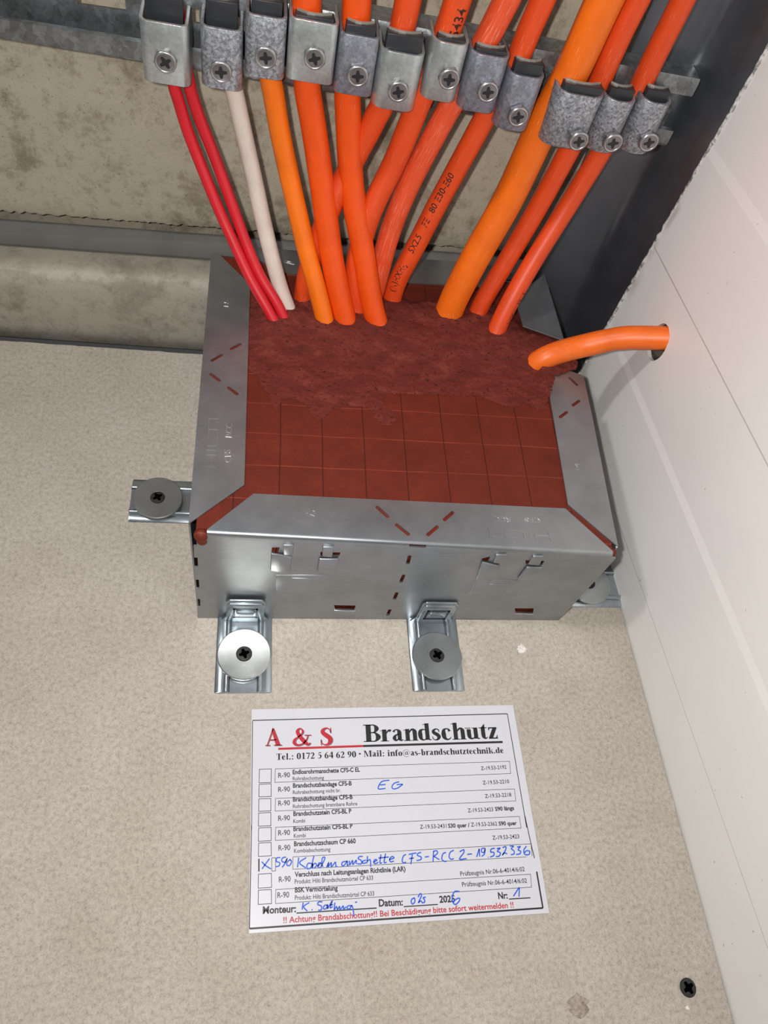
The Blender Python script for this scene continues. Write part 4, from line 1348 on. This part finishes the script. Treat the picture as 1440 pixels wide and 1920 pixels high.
make_bracket(26.2, -0.4, 0, -22.6, 'zinc bracket with the shiny washer catching the flash, front left of the box', 'washer_flash', math.radians(2.5), 0.35)
make_bracket(135.9, -0.6, 0, -23.6, 'zinc bracket with the dull washer at the middle of the box front', 'washer', math.radians(-2), 0.5)
make_bracket(-0.8, 77.0, -math.pi / 2, -27.4, 'zinc bracket with the dark grey washer, on the left side of the box', 'washer_d', 0, 0.6)
make_bracket(217.9, 24.2, math.pi / 2, -22.6, 'zinc bracket half hidden between the box and the white wall', 'washer', 0, 0.3)

# ------------------------------------------------------------------ printed card
card = empty('printed_card', (105, -106, 0), 'white printed form card with blue handwriting lying on the board', 'card')
ZC = 0.8
mb = MB()
c = [Vector(q) for q in CARD]
mb.flat([tuple(q) for q in c], 0.05, ZC)
mb.build('card_sheet', M['card'], card)
PC = lambda x, y, h=0.03: (x, y, ZC + h)

# serif capitals and small letters drawn as strokes: (advance, [ribbons (x, y, width)], [polygons])
R_ = lambda x0, y0, x1, y1: [(x0, y0), (x1, y0), (x1, y1), (x0, y1)]
XH = .69
ARCH = lambda o: [(o, .48, .05), (o + .08, .62, .09), (o + .18, .66, .12), (o + .25, .56, .2), (o + .26, .4, .2), (o + .26, .04, .2)]
G = {
 'B': (.80, [[(.3, .97, .05), (.52, .955, .08), (.63, .76, .22), (.52, .55, .08), (.3, .525, .05)], [(.3, .525, .05), (.55, .5, .08), (.69, .27, .24), (.55, .04, .08), (.3, .03, .05)]], [R_(.12, 0, .36, 1), R_(.0, 0, .45, .05), R_(.0, .95, .45, 1)]),
 'r': (.52, [[(.28, .46, .05), (.36, .6, .08), (.44, .62, .16), (.49, .58, .14)]], [R_(.08, 0, .29, XH), R_(0, 0, .38, .045), [(-.01, .64), (.1, .645), (.29, .7), (.29, .66), (-.01, .6)]]),
 'a': (.58, [[(.1, .53, .13), (.16, .64, .07), (.28, .66, .08), (.37, .55, .19), (.38, .3, .19), (.39, .12, .18), (.46, .04, .09), (.55, .09, .03)], [(.36, .41, .05), (.2, .34, .1), (.13, .18, .18), (.2, .05, .11), (.36, .14, .05)]], []),
 'n': (.66, [ARCH(.27)], [R_(.08, 0, .28, XH), R_(0, 0, .36, .045), R_(.38, 0, .68, .045), [(-.01, .64), (.1, .645), (.28, .7), (.28, .66), (-.01, .6)]]),
 'd': (.66, [[(.4, .6, .06), (.28, .65, .07), (.15, .56, .16), (.13, .34, .21), (.16, .12, .16), (.28, .03, .07), (.4, .1, .06)]], [R_(.37, .03, .57, 1), [(.28, .95), (.37, .955), (.57, 1.01), (.57, .96), (.28, .91)], [(.55, .0), (.66, .02), (.66, .06), (.55, .08)]]),
 's': (.47, [[(.38, .47, .03), (.36, .6, .06), (.24, .66, .07), (.12, .56, .14), (.14, .44, .18), (.28, .33, .2), (.36, .2, .18), (.3, .06, .12), (.18, .02, .06), (.08, .08, .05), (.05, .23, .03)]], []),
 'c': (.53, [[(.42, .5, .15), (.38, .62, .09), (.27, .66, .07), (.15, .57, .15), (.13, .34, .22), (.16, .13, .18), (.28, .03, .1), (.4, .06, .06), (.48, .16, .03)]], []),
 'h': (.66, [ARCH(.27)], [R_(.08, 0, .28, 1), R_(0, 0, .36, .045), R_(.38, 0, .68, .045), [(-.01, .95), (.1, .955), (.28, 1.01), (.28, .96), (-.01, .91)]]),
 'u': (.68, [[(.18, .6, .2), (.18, .24, .2), (.22, .09, .15), (.32, .04, .08), (.42, .1, .06)]], [R_(.41, .03, .61, XH), R_(.0, .645, .28, XH), R_(.34, .645, .61, XH), [(.59, 0), (.7, .02), (.7, .06), (.59, .08)]]),
 't': (.42, [[(.2, .66, .2), (.2, .22, .2), (.23, .09, .15), (.31, .04, .08), (.4, .12, .03)]], [R_(0, .64, .4, XH), [(.0, .66), (.1, .66), (.3, .92), (.3, .66)]]),
 'z': (.52, [], [R_(.05, .615, .47, XH), R_(.03, 0, .48, .075), [(.26, .63), (.47, .63), (.24, .06), (.03, .06)], [(.05, .5), (.08, .5), (.12, .64), (.05, .64)], [(.45, .06), (.48, .22), (.45, .22), (.38, .06)]]),
 'A': (.82, [[(.08, .02, .05), (.38, .96, .06)]], [[(.34, 1.0), (.42, 1.0), (.76, .02), (.52, .02), (.31, .84)], R_(.2, .3, .55, .36), R_(-.02, 0, .24, .045), R_(.42, 0, .84, .045)]),
 '&': (.95, [[(.80, .57, .05), (.74, .36, .06), (.58, .12, .08), (.32, .02, .1), (.13, .13, .17), (.15, .33, .13), (.34, .5, .07), (.5, .66, .08), (.54, .84, .1), (.44, .97, .06), (.33, .93, .1), (.28, .8, .16), (.36, .58, .2), (.58, .26, .22), (.78, .06, .15), (.93, .13, .04)]], [R_(.62, .56, .96, .6)]),
 'S': (.62, [[(.5, .7, .03), (.47, .88, .05), (.32, .98, .07), (.16, .88, .14), (.15, .72, .2), (.3, .56, .24), (.46, .4, .23), (.48, .2, .2), (.38, .05, .12), (.22, .02, .06), (.09, .12, .05), (.05, .33, .03)]], [R_(.5, .7, .53, 1.0), R_(.04, 0, .07, .3)]),
 'T': (.72, [], [R_(.26, 0, .48, 1), R_(.14, 0, .6, .045), R_(.02, .94, .72, 1), R_(.02, .72, .06, 1), R_(.68, .72, .72, 1)]),
 'e': (.55, [[(.12, .37, .05), (.44, .37, .05)], [(.4, .37, .14), (.38, .56, .11), (.27, .66, .06), (.15, .56, .15), (.13, .34, .22), (.17, .12, .17), (.3, .04, .1), (.42, .08, .06), (.49, .17, .03)]], []),
 'l': (.38, [], [R_(.09, 0, .29, 1), R_(0, 0, .38, .045), [(-.01, .95), (.1, .955), (.29, 1.01), (.29, .96), (-.01, .91)]]),
 'i': (.38, [], [R_(.09, 0, .29, XH), R_(0, 0, .38, .045), [(-.01, .64), (.1, .645), (.29, .7), (.29, .66), (-.01, .6)], R_(.09, .8, .29, .99)]),
 '.': (.32, [], [R_(.06, 0, .25, .18)]), ':': (.4, [], [R_(.1, 0, .28, .17), R_(.1, .46, .28, .63)]), ' ': (.32, [], []),
 '-': (.42, [], [R_(.04, .24, .36, .36)]), '•': (.5, [[(.25, .38, .3), (.25, .52, .34), (.25, .62, .3)]], []),
 'M': (1.16, [], [R_(.1, 0, .17, 1), R_(.0, 0, .28, .045), R_(.82, 0, 1.04, 1), R_(.74, 0, 1.14, .045), [(.08, 1), (.3, 1), (.62, .1), (.54, .0), (.5, 0)], [(.54, 0), (.62, .3), (.86, 1), (.8, 1), (.5, .05)], R_(0, .955, .26, 1), R_(.84, .955, 1.14, 1)]),
 'f': (.44, [[(.2, .0, .2), (.2, .7, .2), (.24, .92, .14), (.34, .98, .08), (.44, .9, .14)]], [R_(0, .64, .4, XH), R_(.0, 0, .4, .045)]),
 'o': (.6, [[(.3, .66, .06), (.17, .57, .15), (.13, .34, .21), (.17, .11, .15), (.3, .02, .06), (.43, .11, .15), (.47, .34, .21), (.43, .57, .15), (.3, .66, .06)]], []),
 '@': (1.1, [[(.68, .62, .06), (.55, .66, .07), (.4, .5, .1), (.38, .28, .1), (.48, .18, .07), (.62, .3, .06), (.7, .62, .1), (.66, .25, .1), (.78, .18, .05), (.95, .35, .05), (.96, .65, .05), (.8, .9, .05), (.55, .97, .05), (.28, .88, .06), (.1, .6, .06), (.1, .25, .06), (.28, -.05, .06), (.55, -.16, .05), (.85, -.08, .05)]], []),
 'b': (.66, [[(.27, .58, .06), (.37, .65, .07), (.48, .55, .16), (.5, .34, .21), (.47, .12, .16), (.37, .03, .07), (.27, .07, .06)]], [R_(.08, 0, .28, 1), [(-.01, .95), (.1, .955), (.28, 1.01), (.28, .96), (-.01, .91)]]),
 'k': (.7, [], [R_(.08, 0, .28, 1), R_(0, 0, .36, .045), [(-.01, .95), (.1, .955), (.28, 1.01), (.28, .96), (-.01, .91)], [(.28, .3), (.52, .64), (.58, .64), (.3, .26)], [(.34, .4), (.46, .44), (.68, .03), (.46, .03)], R_(.42, .645, .66, XH), R_(.4, 0, .7, .045)]),
 '0': (.62, [[(.31, .97, .07), (.17, .82, .17), (.13, .5, .21), (.17, .17, .17), (.31, .02, .07), (.45, .17, .17), (.49, .5, .21), (.45, .82, .17), (.31, .97, .07)]], []),
 '1': (.62, [], [R_(.22, 0, .43, 1), R_(.1, 0, .55, .045), [(.06, .86), (.22, .9), (.43, 1.02), (.22, .82)]]),
 '2': (.62, [[(.06, .72, .05), (.14, .9, .1), (.3, .95, .12), (.44, .8, .2), (.42, .6, .18), (.28, .36, .1), (.08, .06, .06)]], [[(.04, 0), (.52, 0), (.57, .26), (.53, .26), (.46, .17), (.1, .17)]]),
 '4': (.62, [], [R_(.33, 0, .53, 1), R_(.03, .24, .6, .38), [(.02, .38), (.36, 1), (.44, 1), (.1, .36)]]),
 '5': (.62, [[(.13, .56, .04), (.3, .6, .12), (.45, .48, .2), (.46, .28, .2), (.36, .1, .12), (.2, .03, .08), (.08, .08, .12)]], [[(.15, .56), (.2, .98), (.54, .98), (.5, .84), (.22, .84), (.19, .58)]]),
 '6': (.62, [[(.54, .97, .03), (.36, .9, .08), (.18, .66, .16), (.13, .34, .2), (.18, .12, .16), (.31, .02, .07), (.44, .12, .16), (.47, .32, .2), (.42, .52, .14), (.31, .58, .08), (.2, .5, .06)]], []),
 '7': (.62, [], [[(.06, .84), (.06, .98), (.57, .98), (.57, .94), (.34, 0), (.2, 0), (.43, .82), (.1, .82)]]),
 '9': (.62, [[(.08, .03, .03), (.26, .1, .08), (.44, .34, .16), (.49, .66, .2), (.44, .88, .16), (.31, .97, .07), (.18, .88, .16), (.15, .68, .2), (.2, .48, .14), (.31, .42, .08), (.42, .5, .06)]], []),
}


def serif(mb, s, a, b, cap, P):
    total = sum(G[ch][0] for ch in s) - (0.06 if len(s) > 1 else 0)
    a, b = Vector(a), Vector(b)
    ux = (b - a) / total
    uy = Vector((-ux.y, ux.x)).normalized() * cap
    x = 0.0
    mp = lambda px, py: P(*(a + ux * px + uy * py))
    for ch in s:
        adv, rib, pol = G[ch]
        for r in rib:
            sp = spline([Vector(q) for q in r], 6)
            mb.ribbon([(x + q.x, q.y) for q in sp], [max(.02, q.z) for q in sp], mp)
        for q in pol:
            mb.add([mp(x + px, py) for px, py in q], [tuple(range(len(q)))])
        x += adv


warn, black, red, grey = MB(), MB(), MB(), MB()
for s, a, b, cap, style, col in CARD_TEXT:
    tgt = (warn if style == 'm' else red) if col == 'r' else black
    if style == 's':
        if col == 'r':
            serif(grey, s, (a[0] + .35, a[1] - .35), (b[0] + .35, b[1] - .35), cap, lambda x, y: PC(x, y, .02))
        serif(tgt, s, a, b, cap, lambda x, y: PC(x, y, .05))
    else:
        put_text(tgt, s, a, b, cap, lambda x, y: PC(x, y, .04), {'b': 0.032, 'm': 0.018, 'r': 0.010}[style])
lines = MB()
for pts_, w, col in CARD_LINES:
    (red if col == 'r' else lines).ribbon(pts_, w, lambda x, y: PC(x, y, .035))
black.build('printed_text', M['ink'], card)
red.build('red_heading', M['ink_r'], card)
warn.build('warning_line', M['ink_r'], card)
grey.build('letter_shadow', M['ink_g'], card)
lines.build('form_lines', M['ink'], card)
for grp in HAND:
    mb = MB()
    for st in grp:
        sp = spline([Vector((q[0], q[1], 0)) for q in st], 5) if len(st) > 2 else [Vector((q[0], q[1], 0)) for q in st]
        mb.ribbon([(q.x, q.y) for q in sp], .6, lambda x, y: PC(x, y, .07))
    mb.build('handwriting', M['pen'], card)

# ------------------------------------------------------------------ small things on the board
root = empty('board_screw', (245.8, -194.8, 0), 'black countersunk screw in the board at the lower right corner', 'screw')
make_screw(root, Matrix.Translation((245.8, -194.8, 0.2)), 0.5, False)


def crumb(name, x, y, r, hz, mat, label, cat, seed):
    mb = MB()
    mb.lathe([(r * math.sin(t), hz * math.cos(t)) for t in [math.pi * .5 * (6 - i) / 6 + .001 for i in range(7)]], 16, Matrix.Translation((x, y, 0)))
    mb.v = [((p[0] - x) * (1 + .6 * noise.noise(Vector(p) * .9 + Vector((seed, 0, 0)))) + x, (p[1] - y) * (1 + .6 * noise.noise(Vector(p) * .9 + Vector((0, seed, 0)))) + y, max(.02, p[2] * (1 + .8 * noise.noise(Vector(p) * 1.4)))) for p in mb.v]
    tag(mb.build(name, mat, smooth=True), label, cat)


crumb('plaster_crumb', 189.8, -18.7, 2.8, 1.0, M['chalk'], 'small white plaster crumb on the board in front of the box', 'crumb', 3)
crumb('plaster_speck', 243.3, -203.0, 1.0, .5, M['chalk'], 'tiny white speck beside the black corner screw', 'crumb', 8)
crumb('gouge_flake', 187.9, -197.9, 4.6, .7, M['torn'], 'gouge in the board near the bottom edge, built as a raised flake', 'flake', 5)  # low mound standing in for a gouge in the board
